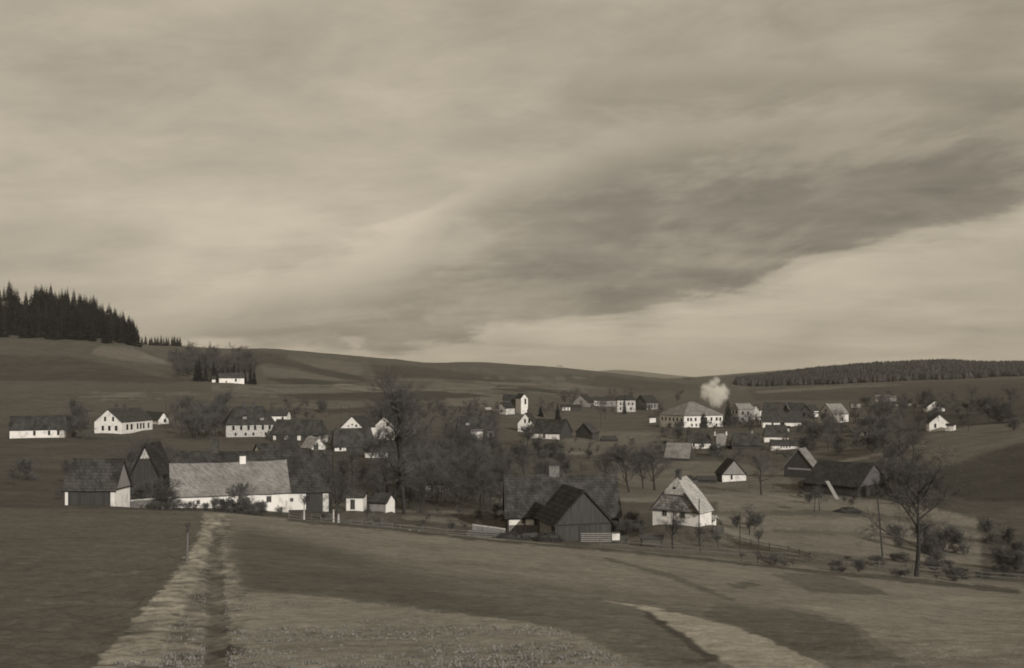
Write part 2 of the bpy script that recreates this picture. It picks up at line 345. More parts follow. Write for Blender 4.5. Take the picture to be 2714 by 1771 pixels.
# --- near left farm
H('farmhouse', 'long low white farmhouse with the broad pale roof, nearest on the left', 'house', (457, 1356), 160, 2, sw=303, W=9.5, hw=43, rr=79, wall='white', roof='pale_roof', oh=0.35,
  win=[('s', 243, 13, 14, 18), ('s', 122, 16, 10, 12), ('s', 60, 16, 10, 12)], chim=[(0.62, 1.0, 0.9, 'white')])
H('barn', 'long dark barn with a tall plain roof behind the pale roofed farmhouse', 'barn', (872, 1356), 184, -3, sw=392, W=11.5, hw=58, rr=101, wall='dark_board', roof='thatch',
  patch=[('s', 280, 6, 52, 47, 'white'), ('s', 376, 0, 15, 54, 'offwhite')], win=[('s', 291, 28, 9, 10)], doors=[('s', 335, 0, 38, 50)], chim=[(0.22, 1.3, 2.0), (0.9, 0.9, 0.8)])
H('barn', 'dark open fronted barn with white corner pillars at the far left', 'barn', (302, 1346), 143, -24, sw=120, gw=40, hw=55, rr=72, wall='dark_board', gwall='white', roof='thatch', gboard='pale_board',
  patch=[('s', 0, 0, 7, 52, 'white'), ('s', 112, 0, 8, 52, 'white')], doors=[('s', 12, 0, 94, 46)])
H('barn', 'tall dark boarded barn with a pale patch under its peak, left of the pale roof', 'barn', (428, 1338), 168, 64, sw=34, gw=80, hw=75, rr=88, wall='dark_board', roof='black_roof', patch=[('gt', 29, 128, 24, 24, 'mottled')], doors=[('g', 20, 0, 20, 40)])
H('outbuilding', 'small white outbuilding with a dark doorway under the bare trees', 'outbuilding', (962, 1350), 166, -8, sw=44, W=4.5, hw=36, rr=10, wall='white', roof='thatch', doors=[('s', 11, 0, 12, 26)], win=[])
H('shed', 'lean-to shed with a slanting dark roof right of the small white outbuilding', 'shed', (1022, 1352), 172, -30, sw=42, gw=24, hw=24, rr=20, wall='plaster', gwall='white', roof='thatch')
# --- middle
H('cottage', 'cottage with a bright white wall under a brown roof with a small dormer peak', 'cottage', (1213, 1168), 345, 4, sw=100, W=9, hw=28, rr=36, hip=0.1, wall='dark_board', roof='thatch', patch=[('s', 36, 2, 30, 26, 'white'), ('s', 78, 8, 20, 18, 'offwhite')], win=[('s', 84, 10, 7, 10)], dorm=[(0.27, 0.55)], chim=[(0.7, 0.8, 1.8)])
H('cottage', 'low white cottage wall with one window in the middle of the thicket', 'cottage', (1256, 1230), 270, 3, sw=48, W=6, hw=21, rr=24, hip=0.1, wall='offwhite', roof='thatch', win=[('s', 29, 9, 8, 8)])
H('barn', 'brown roofed barn among the trees in front of the low white cottage wall', 'barn', (1232, 1275), 240, 4, sw=52, W=6, hw=24, rr=26, hip=0.1, wall='dark_board', roof='thatch')
H('chapel', 'white chapel with a narrow bell tower and dark roof at the head of the village', 'chapel', (1381, 1096), 600, -74, sw=12, gw=18, hw=42, rr=11, L=12, fixD=1, wall='white', roof='black_roof', win=[('g', 9, 24, 5, 15)], oh=0.5)
H('hall', 'dark roofed hall joined behind the left of the chapel tower', 'hall', (1336, 1096), 618, 3, sw=46, W=9, hw=36, rr=15, wall='board', roof='black_roof', fixD=1)
H('outbuilding', 'white walled wing with a steep dark roof at the foot of the chapel tower', 'outbuilding', (1341, 1097), 590, 48, sw=24, gw=24, hw=16, rr=15, fixD=1, wall='offwhite', roof='black_roof', win=[('g', 10, 4, 4, 6)])
H('shed', 'tiny pale roofed shed left of the chapel', 'shed', (1288, 1094), 610, 4, sw=16, W=4, hw=9, rr=5, wall='dark_board', roof='bright_roof')
H('house', 'white gabled house with two upper windows and a dark door, below the chapel', 'house', (1414, 1146), 500, 74, sw=12, gw=42, hw=25, rr=27, wall='white', roof='dark_roof', win=[('g', 17, 24, 5, 11), ('g', 28, 24, 5, 11), ('g', 9, 4, 4, 10)], doors=[('g', 22, 0, 9, 14)], chim=[(0.5, 0.9, 1.1)])
H('barn', 'long low barn with a white wall and dark gable, right of the white gabled house', 'barn', (1483, 1163), 432, -24, sw=76, gw=34, hw=15, rr=36, wall='white', gwall='dark_board', roof='thatch', doors=[('s', 32, 0, 6, 13)])
H('shed', 'dark boarded shed standing alone right of the long low barn', 'shed', (1570, 1163), 440, 50, sw=18, gw=44, hw=17, rr=24, wall='dark_board', roof='thatch')
H('shed', 'very low dark shed roof lying in the meadow', 'shed', (1594, 1170), 425, 5, sw=42, W=4, hw=6, rr=9, hip=0.2, wall='dark_board', roof='dark_roof')
# --- far row
H('shed', 'low far shed with pale pillars left end of the back row', 'shed', (1488, 1089), 640, 3, sw=52, W=7, hw=11, rr=6, wall='dark_board', roof='dark_roof', patch=[('s', 2, 1, 6, 8), ('s', 11, 1, 5, 8), ('s', 19, 1, 4, 8)])
H('house', 'grey gabled house with wide dark eaves in the back row', 'house', (1561, 1078), 655, 72, sw=14, gw=42, hw=13, rr=20, wall='plaster', roof='black_roof', oh=0.8)
H('farmhouse', 'long pale house low between trees in the back row', 'house', (1564, 1077), 670, 4, sw=72, W=8, hw=16, rr=9, wall='plaster', roof='dark_roof', patch=[('s', 0, 2, 24, 13, 'offwhite')], win=[('s', 5, 5, 3, 5), ('s', 13, 5, 3, 5), ('s', 40, 5, 3, 5), ('s', 55, 5, 3, 5)])
H('large_house', 'pale house with two light gable bays behind bare trees in the back row', 'house', (1636, 1092), 640, 6, sw=48, W=10, hw=32, rr=12, wall='offwhite', roof='dark_roof', win=[('s', 7, 18, 4, 7), ('s', 16, 18, 4, 7), ('s', 28, 18, 4, 7), ('s', 38, 18, 4, 7), ('s', 7, 5, 4, 7), ('s', 34, 5, 4, 7)], hip=0.2)
H('house', 'house with a wide dark gable and dull green roof right end of the back row', 'house', (1714, 1086), 645, 52, sw=30, gw=32, hw=20, rr=19, wall='plaster', gwall='dark_board', roof='dark_roof', win=[('s', 5, 4, 3, 10), ('s', 12, 4, 3, 10), ('s', 20, 4, 3, 10)], oh=0.7)
H('school_house', 'largest white building, two storeys under a broad pale hipped roof', 'school', (1813, 1134), 520, 34, sw=103, gw=66, hw=34, rr=34, hip=0.5, wall='white', roof='grey_roof', oh=0.6,
  win=[('s', x, 17, 5, 9) for x in (8, 16, 28, 44, 56, 70, 84, 94)] + [('s', x, 3, 4, 7) for x in (19, 30, 84)] + [('g', x, 16, 4, 9) for x in (5, 15, 26, 36, 46, 57)] + [('g', x, 2, 4, 6) for x in (44, 56)])
H('outbuilding', 'tiny white outbuilding at the left foot of the big hipped roof', 'outbuilding', (1722, 1120), 520, 5, sw=16, W=3.5, hw=14, rr=3, wall='white', roof='dark_roof')
H('villa', 'villa with several gables and a bright white end bay right of the smoke', 'villa', (1958, 1119), 540, 38, sw=40, gw=22, hw=36, rr=14, hip=0.1, wall='plaster', gwall='offwhite', roof='grey_roof', win=[('g', 6, 22, 4, 9), ('g', 14, 22, 4, 9), ('g', 8, 5, 4, 9), ('s', 8, 20, 5, 8), ('s', 22, 20, 5, 8), ('s', 8, 4, 5, 8)], doors=[('s', 24, 0, 8, 14)])
H('outbuilding', 'bright white rounded gable bay at the right end of the villa', 'outbuilding', (2015, 1112), 526, 70, sw=5, gw=20, hw=26, rr=14, wall='white', roof='dark_roof')
H('barn', 'dark barn with a thin white strip of wall under its eaves right of the villa', 'barn', (2026, 1097), 520, 3, sw=72, W=10, hw=7, rr=24, wall='white', roof='thatch')
H('farmhouse', 'wide dark roofed farmhouse with pieces of white wall below the villa', 'house', (2022, 1131), 440, 4, sw=98, W=10, hw=14, rr=26, wall='white', roof='dark_roof', win=[('s', 44, 0, 12, 14), ('s', 22, 3, 5, 7)])
H('shed', 'small bright square shed in front of the wide dark roofed farmhouse', 'shed', (2078, 1144), 420, 3, sw=14, W=3, hw=11, rr=4, wall='white', roof='dark_roof')
H('barn', 'dark barn with one light roof edge behind the grey gabled house', 'barn', (2092, 1108), 545, 28, sw=46, gw=14, hw=24, rr=16, wall='dark_board', roof='black_roof', oh=0.3, rim=True)
H('house', 'grey gabled house between the dark barn and the white walled house', 'house', (2154, 1107), 500, 66, sw=22, gw=34, hw=14, rr=20, wall='plaster', gwall='board', roof='dark_roof', win=[('g', 10, 4, 5, 8), ('g', 22, 4, 5, 8)], patch=[('s', 4, 0, 14, 16, 'white')])
H('house', 'house with a light roof and bright blank side wall, its grey gable facing left', 'house', (2210, 1121), 475, 42, sw=37, gw=40, hw=25, rr=26, wall='white', gwall='mottled', roof='grey_roof', oh=0.4, win=[('g', 8, 8, 5, 9), ('g', 27, 8, 5, 9), ('g', 17, 28, 5, 7), ('s', 20, 4, 4, 10)])
H('cottage', 'white cottage with ragged bright wall behind the low row of white pillars', 'cottage', (2026, 1170), 385, 4, sw=62, W=8, hw=15, rr=29, hip=0.15, wall='white', roof='thatch', win=[('s', 46, 4, 3, 6), ('s', 54, 4, 3, 6)])
H('outbuilding', 'long low white outbuilding with small openings below the ragged white cottage', 'outbuilding', (2044, 1190), 352, 3, sw=72, W=5, hw=12, rr=13, wall='white', roof='thatch', win=[('s', x, 3, 3, 6) for x in (24, 31, 38, 46)])
H('barn', 'low dark roofed barn with a short white wall left of the grey hipped cottages', 'barn', (1822, 1188), 335, 3, sw=62, W=8, hw=16, rr=24, hip=0.1, wall='white', roof='thatch', win=[('s', 14, 4, 5, 8), ('s', 36, 2, 7, 11)])
H('cottage', 'grey roofed cottage with two small chimneys at the middle right', 'cottage', (1900, 1188), 318, 30, sw=38, gw=20, hw=9, rr=28, hip=0.3, wall='dark_board', roof='grey_roof', chim=[(0.1, 0.6, 0.9, 'offwhite'), (0.9, 0.6, 0.9, 'offwhite')], patch=[('s', 1, 1, 6, 5, 'white')])
H('farmhouse', 'long dark roofed farmhouse right of the grey roofed cottage', 'house', (1940, 1190), 322, 4, sw=78, W=9, hw=12, rr=30, hip=0.15, wall='dark_board', roof='thatch', chim=[(0.7, 0.7, 0.9, 'plaster')])
H('barn', 'plain barn with a big faded roof and hardly any wall, behind the round bare trees', 'barn', (1825, 1222), 285, -16, sw=63, gw=14, hw=9, rr=37, wall='dark_board', roof='grey_roof', oh=0.25)
H('cottage', 'small solitary cottage with pale boarded gable over a white wall', 'cottage', (1914, 1277), 262, -74, sw=17, gw=62, hw=22, rr=37, wall='dark_board', gwall='white', roof='black_roof', gboard='pale_board', win=[('g', 22, 6, 5, 12)], oh=0.35)
H('shed', 'low dark shed joined to the left of the solitary cottage', 'shed', (1850, 1281), 268, 3, sw=46, W=4, hw=11, rr=7, wall='dark_board', roof='dark_roof')
H('barn', 'dark barn gable with a light roof edge, left of the great dark barn', 'barn', (2156, 1268), 262, 68, sw=16, gw=76, hw=30, rr=48, wall='dark_board', roof='grey_roof', oh=0.3, patch=[('g', 10, 20, 60, 5, 'pale_board')])
H('barn', 'great dark barn with a black roof and grey boarded gable, right', 'barn', (2274, 1318), 232, -28, sw=138, gw=76, hw=30, rr=56, wall='dark_board', roof='black_roof', gboard='board', oh=0.45)
# --- near middle and right
H('farmhouse', 'great old farmhouse with a tall mossy roof and a front wing, nearest in the middle', 'house', (1345, 1422), 166, 2, sw=297, W=11, hw=57, rr=101, wall='dark_board', roof='thatch', oh=0.5,
  patch=[('s', 4, 30, 40, 24, 'white'), ('s', 48, 30, 22, 24, 'white'), ('s', 4, 0, 78, 29, 'stone')], win=[('s', 38, 34, 9, 15)], doors=[('s', 82, 0, 12, 50)], chim=[(0.44, 1.8, 1.4, 'stone')])
H('barn', 'boarded gabled wing built onto the front of the great old farmhouse', 'barn', (1472, 1442), 150, -71, L=9, gw=150, hw=57, rr=84, wall='old_board', roof='black_roof', gboard='old_board', oh=0.5, patch=[('s', 8, 6, 30, 40, 'plaster')], sw=48, doors=[('g', 6, 0, 8, 44), ('g', 62, 0, 34, 46)])
H('farmhouse', 'white walled farmhouse with mottled shingled gable and bright roof, nearest on the right', 'house', (1852, 1393), 152, 64, sw=34, gw=124, hw=39, rr=84, khip=0.60, wall='white', roof='bright_roof', gboard='shingle_gable', oh=0.35, rim=True, win=[('g', 26, 16, 14, 20), ('g', 74, 14, 15, 22)],
  chim=[(0.25, 0.9, 0.9)], gwin=[('g', 34, 68, 7, 7), ('g', 58, 92, 5, 6)])
H('shed', 'low white lean-to at the right corner of the nearest right farmhouse', 'shed', (1890, 1394), 158, -20, sw=36, gw=8, hw=20, rr=7, wall='white', roof='bright_roof')
# --- right edge
H('house', 'white gabled house with a long right roof slope, lowest at the far right', 'house', (2463, 1142), 395, -82, sw=8, gw=52, hw=22, rr=24, wall='white', roof='dark_roof', win=[('g', 12, 8, 5, 11), ('g', 20, 34, 3, 4)])
H('outbuilding', 'low white extension touching the right side of the far right gabled house', 'outbuilding', (2528, 1141), 392, -8, sw=18, W=5, hw=15, rr=3, wall='white', roof='dark_roof')
H('house', 'white house with a flat wide gable and two small windows, upper far right', 'house', (2456, 1092), 500, -82, sw=8, gw=44, hw=14, rr=18, wall='white', roof='dark_roof', win=[('g', 14, 14, 4, 6), ('g', 26, 14, 4, 6), ('g', 18, 0, 7, 8)], oh=0.8)
H('farmhouse', 'pale long farmhouse wall under the wooded hill', 'house', (2322, 1064), 585, 3, sw=50, W=8, hw=12, rr=5, wall='offwhite', roof='grey_roof', patch=[('s', 20, 1, 8, 10, 'white')])
H('shed', 'thin pale shed right below the long farmhouse wall under the wooded hill', 'shed', (2370, 1074), 570, 3, sw=42, W=5, hw=6, rr=4, wall='offwhite', roof='dark_roof')
H('shed', 'tiny pale roofed shed in the field right of the light roofed house', 'shed', (2258, 1084), 560, 3, sw=20, W=5, hw=4, rr=9, wall='dark_board', roof='bright_roof')
H('cottage', 'tiny white cottage with two dark openings among the trees, right', 'cottage', (2264, 1155), 375, 3, sw=34, W=5, hw=12, rr=13, hip=0.2, wall='white', roof='thatch', win=[('s', 10, 2, 4, 8), ('s', 25, 1, 5, 9)])
H('farmhouse', 'lonely long white farmhouse in front of tall spruces on the left hillside', 'house', (581, 1014), 640, 3, sw=64, W=8, hw=13, rr=13, wall='white', roof='dark_roof', win=[('s', 40, 2, 5, 8), ('s', 16, 0, 4, 4)])
H('shed', 'very small white shed left of the lonely hillside farmhouse', 'shed', (562, 1013), 645, 3, sw=9, W=4, hw=9, rr=8, wall='white', roof='dark_roof')

def frame_of(s):
    if s['D'] > 200 and not s.get('fixD'):
        s['D'] = hit(s['c'][0], s['c'][1] + 1, s['D'] * 0.8, s['D'] * 1.22)
    cx, cy = s['c']; D = s['D']; pm = D / F
    va = math.atan((cx - CX) / F)                     # where it lies across the view
    a = R(s['a']); th = a - va
    sa = abs(math.sin(a)); ca = math.cos(a)
    W = s['W'] if s['W'] else s['gw'] * pm / sa
    L = s['L'] if s['L'] else s['sw'] * pm / ca
    gw = s['gw'] or W * sa / pm; sw = s['sw'] or L * ca / pm
    C = ray(cx, cy, D); sg = 1 if s['a'] >= 0 else -1
    loc = Vector((-sg * L / 2, -W / 2, 0)); rot = Matrix.Rotation(th, 3, 'Z')
    o = C - rot @ loc
    return o, th, W, L, gw, sw, pm, sg
for s in SPEC:
    s['fr'] = frame_of(s)
_f = []
for s in SPEC:
    o, th, W, L = s['fr'][:4]
    _f.append((o.x, o.y, o.z - gz(o.x, o.y) - 0.05, max(W, L) * 0.62))
FIX = _f

# ------------------------------------------------------------------ ground sheet (one grid, split into ground and cart track)
cols = np.concatenate([np.arange(-2500, -60, 60), np.arange(-60, 250, 6), np.arange(250, 720, 2.5), np.arange(720, 2780, 5), np.arange(2780, 5300, 60)])
rws = np.concatenate([np.exp(np.arange(math.log(1.2), math.log(12), 0.06)), np.exp(np.arange(math.log(12), math.log(140), 0.008)), np.exp(np.arange(math.log(140), math.log(1200), 0.009)), np.exp(np.arange(math.log(1200), math.log(15500), 0.02))])
PX, DD = np.meshgrid(cols, rws)
ZZ = zt(PX, DD)
XX = (PX - CX) * DD / F
PY = HY - ZZ * F / DD
def inpoly(px, py, poly):
    ins = np.zeros(px.shape, bool); n = len(poly); j = n - 1
    for i in range(n):
        xi, yi = poly[i]; xj, yj = poly[j]
        c = ((yi > py) != (yj > py)) & (px < (xj - xi) * (py - yi) / (yj - yi + 1e-9) + xi)
        ins ^= c; j = i
    return ins
# ragged edges: look the fields up at slightly shifted ground points
nzx = fbm(XX / 1.6, DD / 1.6, 3, 31) ; nzy = fbm(XX / 1.6, DD / 1.6, 3, 57)
far = np.clip((DD - 140) / 200, 0, 1)
nzf = fbm(XX / 0.35, DD / 0.35, 3, 131)
PXw = PX + (nzx * 16 + nzf * 22) * (1 - far) + far * fbm(XX / 25, DD / 25, 3, 9) * 10; PYw = PY + (nzy * 12 + nzf * 6) * (1 - far) + far * fbm(XX / 30, DD / 30, 3, 4) * 4
G = np.full(PX.shape, 0.115)                                    # meadow
def zone(lo, hi): return (DD >= lo) & (DD < hi)
N_, V_, H_ = zone(0, 127), zone(127, 520), zone(520, 1900)
G[N_] = 0.195
G[V_] = 0.088
G[H_] = 0.090
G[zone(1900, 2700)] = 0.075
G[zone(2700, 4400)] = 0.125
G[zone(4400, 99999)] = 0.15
def fld(val, poly, z): G[inpoly(PXw, PYw, poly) & z] = val
# near field
fld(0.118, [(-2500, 1340), (545, 1340), (520, 1450), (430, 1560), (300, 1700), (200, 1900), (-2500, 1900)], N_)
fld(0.205, [(605, 1355), (900, 1378), (1400, 1430), (2700, 1540), (2700, 1640), (1500, 1595), (1100, 1530), (640, 1395)], N_)
fld(0.112, [(620, 1385), (760, 1420), (1000, 1480), (1180, 1540), (1350, 1600), (1500, 1668), (1060, 1608), (640, 1565), (590, 1480)], N_)
fld(0.150, [(1100, 1500), (1700, 1570), (2080, 1610), (2300, 1668), (2380, 1760), (1700, 1760), (1500, 1668), (1200, 1560)], N_)
def blur(A, kr, kc):
    for ax, k in ((0, kr), (1, kc)):
        kk = np.hanning(2 * k + 3)[1:-1]; kk /= kk.sum(); A = np.apply_along_axis(lambda v: np.convolve(np.pad(v, k, mode='edge'), kk, 'valid'), ax, A)
    return A
Gb = blur(G, 16, 30); G[N_] = Gb[N_]
fld(0.118, [(-2500, 1340), (545, 1340), (520, 1450), (430, 1560), (300, 1700), (200, 1900), (-2500, 1900)], N_)
fld(0.24, [(620, 1567), (840, 1580), (1060, 1606), (1300, 1636), (1500, 1668), (1700, 1760), (1700, 1900), (560, 1900), (560, 1600)], N_)
fld(0.13, [(1600, 1474), (1780, 1520), (1950, 1590), (1940, 1597), (1760, 1528), (1600, 1482)], N_)
fld(0.12, [(1920, 1548), (1990, 1540), (2030, 1553), (1960, 1560)], N_)
fld(0.13, [(2040, 1520), (2200, 1520), (2330, 1560), (2360, 1580), (2150, 1570)], N_)
fld(0.12, [(1900, 1600), (2080, 1612), (2200, 1640), (2260, 1662), (2320, 1720), (1950, 1720), (2000, 1668), (1860, 1630)], N_)
fld(0.235, [(2120, 1600), (2600, 1580), (3000, 1620), (3000, 1760), (2420, 1760), (2260, 1650)], N_)
fld(0.085, [(760, 1372), (1000, 1395), (1300, 1428), (1700, 1460), (2100, 1503), (2700, 1560), (2700, 1575), (2100, 1512), (1700, 1468), (1300, 1436), (1000, 1404), (760, 1382)], N_)
fld(0.34, [(1600, 1592), (1700, 1603), (1800, 1625), (1900, 1646), (1975, 1668), (2100, 1720), (2230, 1790), (2400, 1900), (2100, 1900), (1900, 1740), (1790, 1664), (1740, 1634), (1690, 1610)], N_)
fld(0.085, [(1690, 1612), (1740, 1636), (1790, 1666), (1900, 1745), (1870, 1750), (1770, 1672), (1715, 1636)], N_)
# valley floor
fld(0.080, [(130, 1160), (430, 1170), (430, 1345), (-400, 1345), (-400, 1160)], V_)
fld(0.062, [(880, 1150), (1340, 1190), (1340, 1350), (880, 1330)], V_)
fld(0.175, [(1640, 1300), (1880, 1290), (2100, 1310), (2420, 1330), (2600, 1380), (2600, 1500), (2200, 1470), (1900, 1430), (1900, 1330), (1640, 1330)], V_)
fld(0.13, [(1560, 1410), (2600, 1500), (2600, 1560), (1560, 1470)], V_)
fld(0.11, [(1900, 1355), (2250, 1350), (2600, 1400), (2600, 1412), (2300, 1372), (1900, 1366)], V_)
fld(0.12, [(2050, 1400), (2600, 1425), (2600, 1437), (2050, 1410)], V_)
fld(0.135, [(1600, 1230), (1900, 1220), (2090, 1250), (2100, 1300), (1640, 1320)], V_)
fld(0.058, [(2440, 1260), (2520, 1235), (2620, 1200), (2900, 1120), (2900, 1340), (2560, 1325), (2480, 1300)], V_)
fld(0.115, [(2330, 1200), (2420, 1165), (2600, 1120), (2900, 1040), (2900, 1120), (2620, 1195), (2480, 1240), (2380, 1250)], V_)
fld(0.125, [(1490, 1150), (1720, 1140), (1800, 1165), (1750, 1200), (1500, 1205)], V_)
fld(0.20, [(1500, 1201), (1650, 1199), (1650, 1203), (1500, 1205)], V_)
fld(0.17, [(2215, 1222), (2300, 1205), (2430, 1180), (2432, 1186), (2305, 1213), (2220, 1230)], V_)
fld(0.17, [(1570, 1256), (1645, 1252), (1645, 1256), (1570, 1260)], V_)
mm_ = V_ & (fbm(XX / 7, DD / 4, 4, 41) > 0.13) & (PX > 820) & (PX < 1350) & (PY > 1320); G[mm_] = 0.17
# hillside strips behind the village
fld(0.062, [(-400, 930), (180, 945), (330, 975), (420, 1000), (560, 1010), (400, 1015), (200, 1012), (-400, 1000)], H_)
fld(0.135, [(260, 915), (350, 922), (460, 962), (450, 968), (330, 955), (240, 940)], H_)
fld(0.055, [(440, 930), (560, 940), (560, 1005), (470, 985)], H_)
fld(0.058, [(640, 930), (760, 938), (760, 952), (850, 975), (960, 998), (980, 1012), (870, 1000), (780, 975), (650, 955)], H_)
fld(0.118, [(690, 972), (760, 978), (840, 992), (920, 1008), (830, 1010), (730, 1000), (700, 995)], H_)
fld(0.055, [(700, 1004), (780, 1002), (900, 1012), (1000, 1010), (860, 1020), (760, 1018)], H_)
fld(0.115, [(760, 945), (880, 953), (945, 966), (965, 982), (950, 995), (850, 978), (780, 955)], H_)
fld(0.165, [(840, 1022), (910, 1017), (1050, 1033), (1045, 1040), (900, 1036)], H_)
fld(0.125, [(560, 1020), (840, 1018), (960, 1040), (700, 1044), (560, 1036)], H_)
fld(0.055, [(640, 1046), (1200, 1036), (1330, 1046), (1200, 1060), (860, 1062)], H_)
fld(0.11, [(860, 1065), (960, 1068), (980, 1080), (820, 1084), (700, 1075)], H_)
fld(0.06, [(820, 1088), (990, 1078), (1100, 1085), (1100, 1098), (900, 1096)], H_)
fld(0.06, [(980, 965), (1100, 970), (1240, 990), (1350, 1000), (1450, 1015), (1300, 1012), (1100, 1000), (1000, 1005)], H_)
fld(0.115, [(1150, 1012), (1400, 1018), (1500, 1032), (1300, 1036), (1130, 1030)], H_)
fld(0.055, [(1320, 1022), (1460, 1034), (1560, 1044), (1450, 1044), (1300, 1032)], H_)
fld(0.12, [(1180, 1055), (1330, 1052), (1340, 1074), (1200, 1076)], H_)
fld(0.065, [(1480, 990), (1640, 1000), (1800, 1015), (1900, 1030), (1700, 1040), (1500, 1012)], H_)
fld(0.12, [(1470, 1012), (1540, 1020), (1560, 1040), (1480, 1036)], H_)
fld(0.065, [(1980, 1030), (2200, 1022), (2500, 1010), (2900, 1000), (2900, 1060), (2500, 1075), (2300, 1062), (2000, 1060)], H_)
fld(0.125, [(2000, 1036), (2200, 1024), (2420, 1018), (2200, 1032), (2010, 1044)], H_)
fld(0.06, [(2380, 1080), (2900, 1060), (2900, 1110), (2400, 1140)], V_ | H_)
fld(0.125, [(150, 1090), (300, 1094), (480, 1108), (470, 1113), (250, 1100)], V_ | H_)
# field edges: thin grassy balks across the hill
for k in range(26):
    rr_ = random.Random(k * 7 + 1); x0 = rr_.uniform(150, 2300); y0 = float(np.interp(x0, [130, 600, 1300, 1900, 2600], [1010, 985, 1000, 1030, 1025])) + rr_.uniform(0, 60)
    ln = rr_.uniform(120, 360); dy_ = rr_.uniform(-0.02, 0.09)
    fld(rr_.choice([0.14, 0.06, 0.07, 0.15]), [(x0, y0), (x0 + ln, y0 + ln * dy_), (x0 + ln, y0 + ln * dy_ + 2.2), (x0, y0 + 2.2)], H_)
# cart track
TRK_L = [(600, 1352), (545, 1357), (543, 1367), (512, 1447), (471, 1506), (395, 1594), (333, 1665), (270, 1740), (120, 1900)]
trk = [(548, 1357), (543, 1367), (512, 1447), (471, 1506), (395, 1594), (333, 1665), (250, 1760), (100, 1930), (700, 1930), (655, 1760), (645, 1668), (640, 1600), (636, 1550), (621, 1500), (607, 1430), (607, 1360)]
lst = [(548, 1362), (543, 1367), (512, 1447), (471, 1506), (395, 1594), (333, 1665), (250, 1760), (100, 1930), (350, 1930), (420, 1760), (453, 1665), (498, 1594), (527, 1506), (556, 1447), (590, 1362)]
rut = [(592, 1385), (556, 1405), (552, 1447), (545, 1506), (548, 1560), (546, 1624), (540, 1700), (530, 1930), (620, 1930), (604, 1700), (598, 1624), (592, 1560), (586, 1506), (580, 1447), (600, 1400)]
midr = [(570, 1420), (545, 1500), (500, 1600), (470, 1665), (440, 1760), (470, 1760), (520, 1665), (545, 1600), (560, 1500)]
inT = inpoly(PXw + nzx * 26 + nzf * 36, PYw, trk) & N_
G[inT] = 0.23
fldT = lambda v, p: G.__setitem__(inpoly(PX + nzx * 26 + nzf * 34 + fbm(XX / 6, DD / 4, 2, 88) * 24, PY + nzy * 8 + nzf * 6, p) & inT, v)
fldT(0.315, lst); fldT(0.20, midr); fldT(0.158, rut)
clmp = fbm(XX / 0.55, DD / 0.4, 3, 201); str_ = fbm(XX / 0.9 + DD * 0.1, DD / 0.8, 4, 12); G[inT] *= np.clip(1 + str_[inT] * 1.6 + nzf[inT] * 1.3 - (clmp[inT] > 0.09) * 0.28, 0.4, 1.5)
# relief: sunken rut, raised verge, fine roughness
ker = np.array([1, 2, 3, 2, 1.0]); ker /= ker.sum()
rm = (inpoly(PX, PY, rut) & N_).astype(float); lm = (inpoly(PX, PY, lst) & N_).astype(float)
for _ in range(2):
    for ax in (0, 1):
        rm = np.apply_along_axis(lambda v: np.convolve(v, ker, 'same'), ax, rm); lm = np.apply_along_axis(lambda v: np.convolve(v, ker, 'same'), ax, lm)
ZZ = ZZ - rm * 0.09 * np.clip(1 + fbm(XX, DD / 3, 3, 66) * 3, 0, 2) + lm * 0.03
nearw = np.clip(1 - DD / 150, 0, 1)
clod = blur(inpoly(PX, PY, [(-2500, 1345), (530, 1345), (500, 1450), (400, 1560), (270, 1700), (150, 1900), (-2500, 1900)]).astype(float) * N_, 3, 3)
ZZ = ZZ + clod * fbm(XX / 0.6, DD / 0.6, 2, 61) * 0.30
ZZ = ZZ + nearw * (fbm(XX / 0.5, DD / 0.5, 3, 77) * 0.16 + fbm(XX / 3, DD / 3, 3, 78) * 0.25)
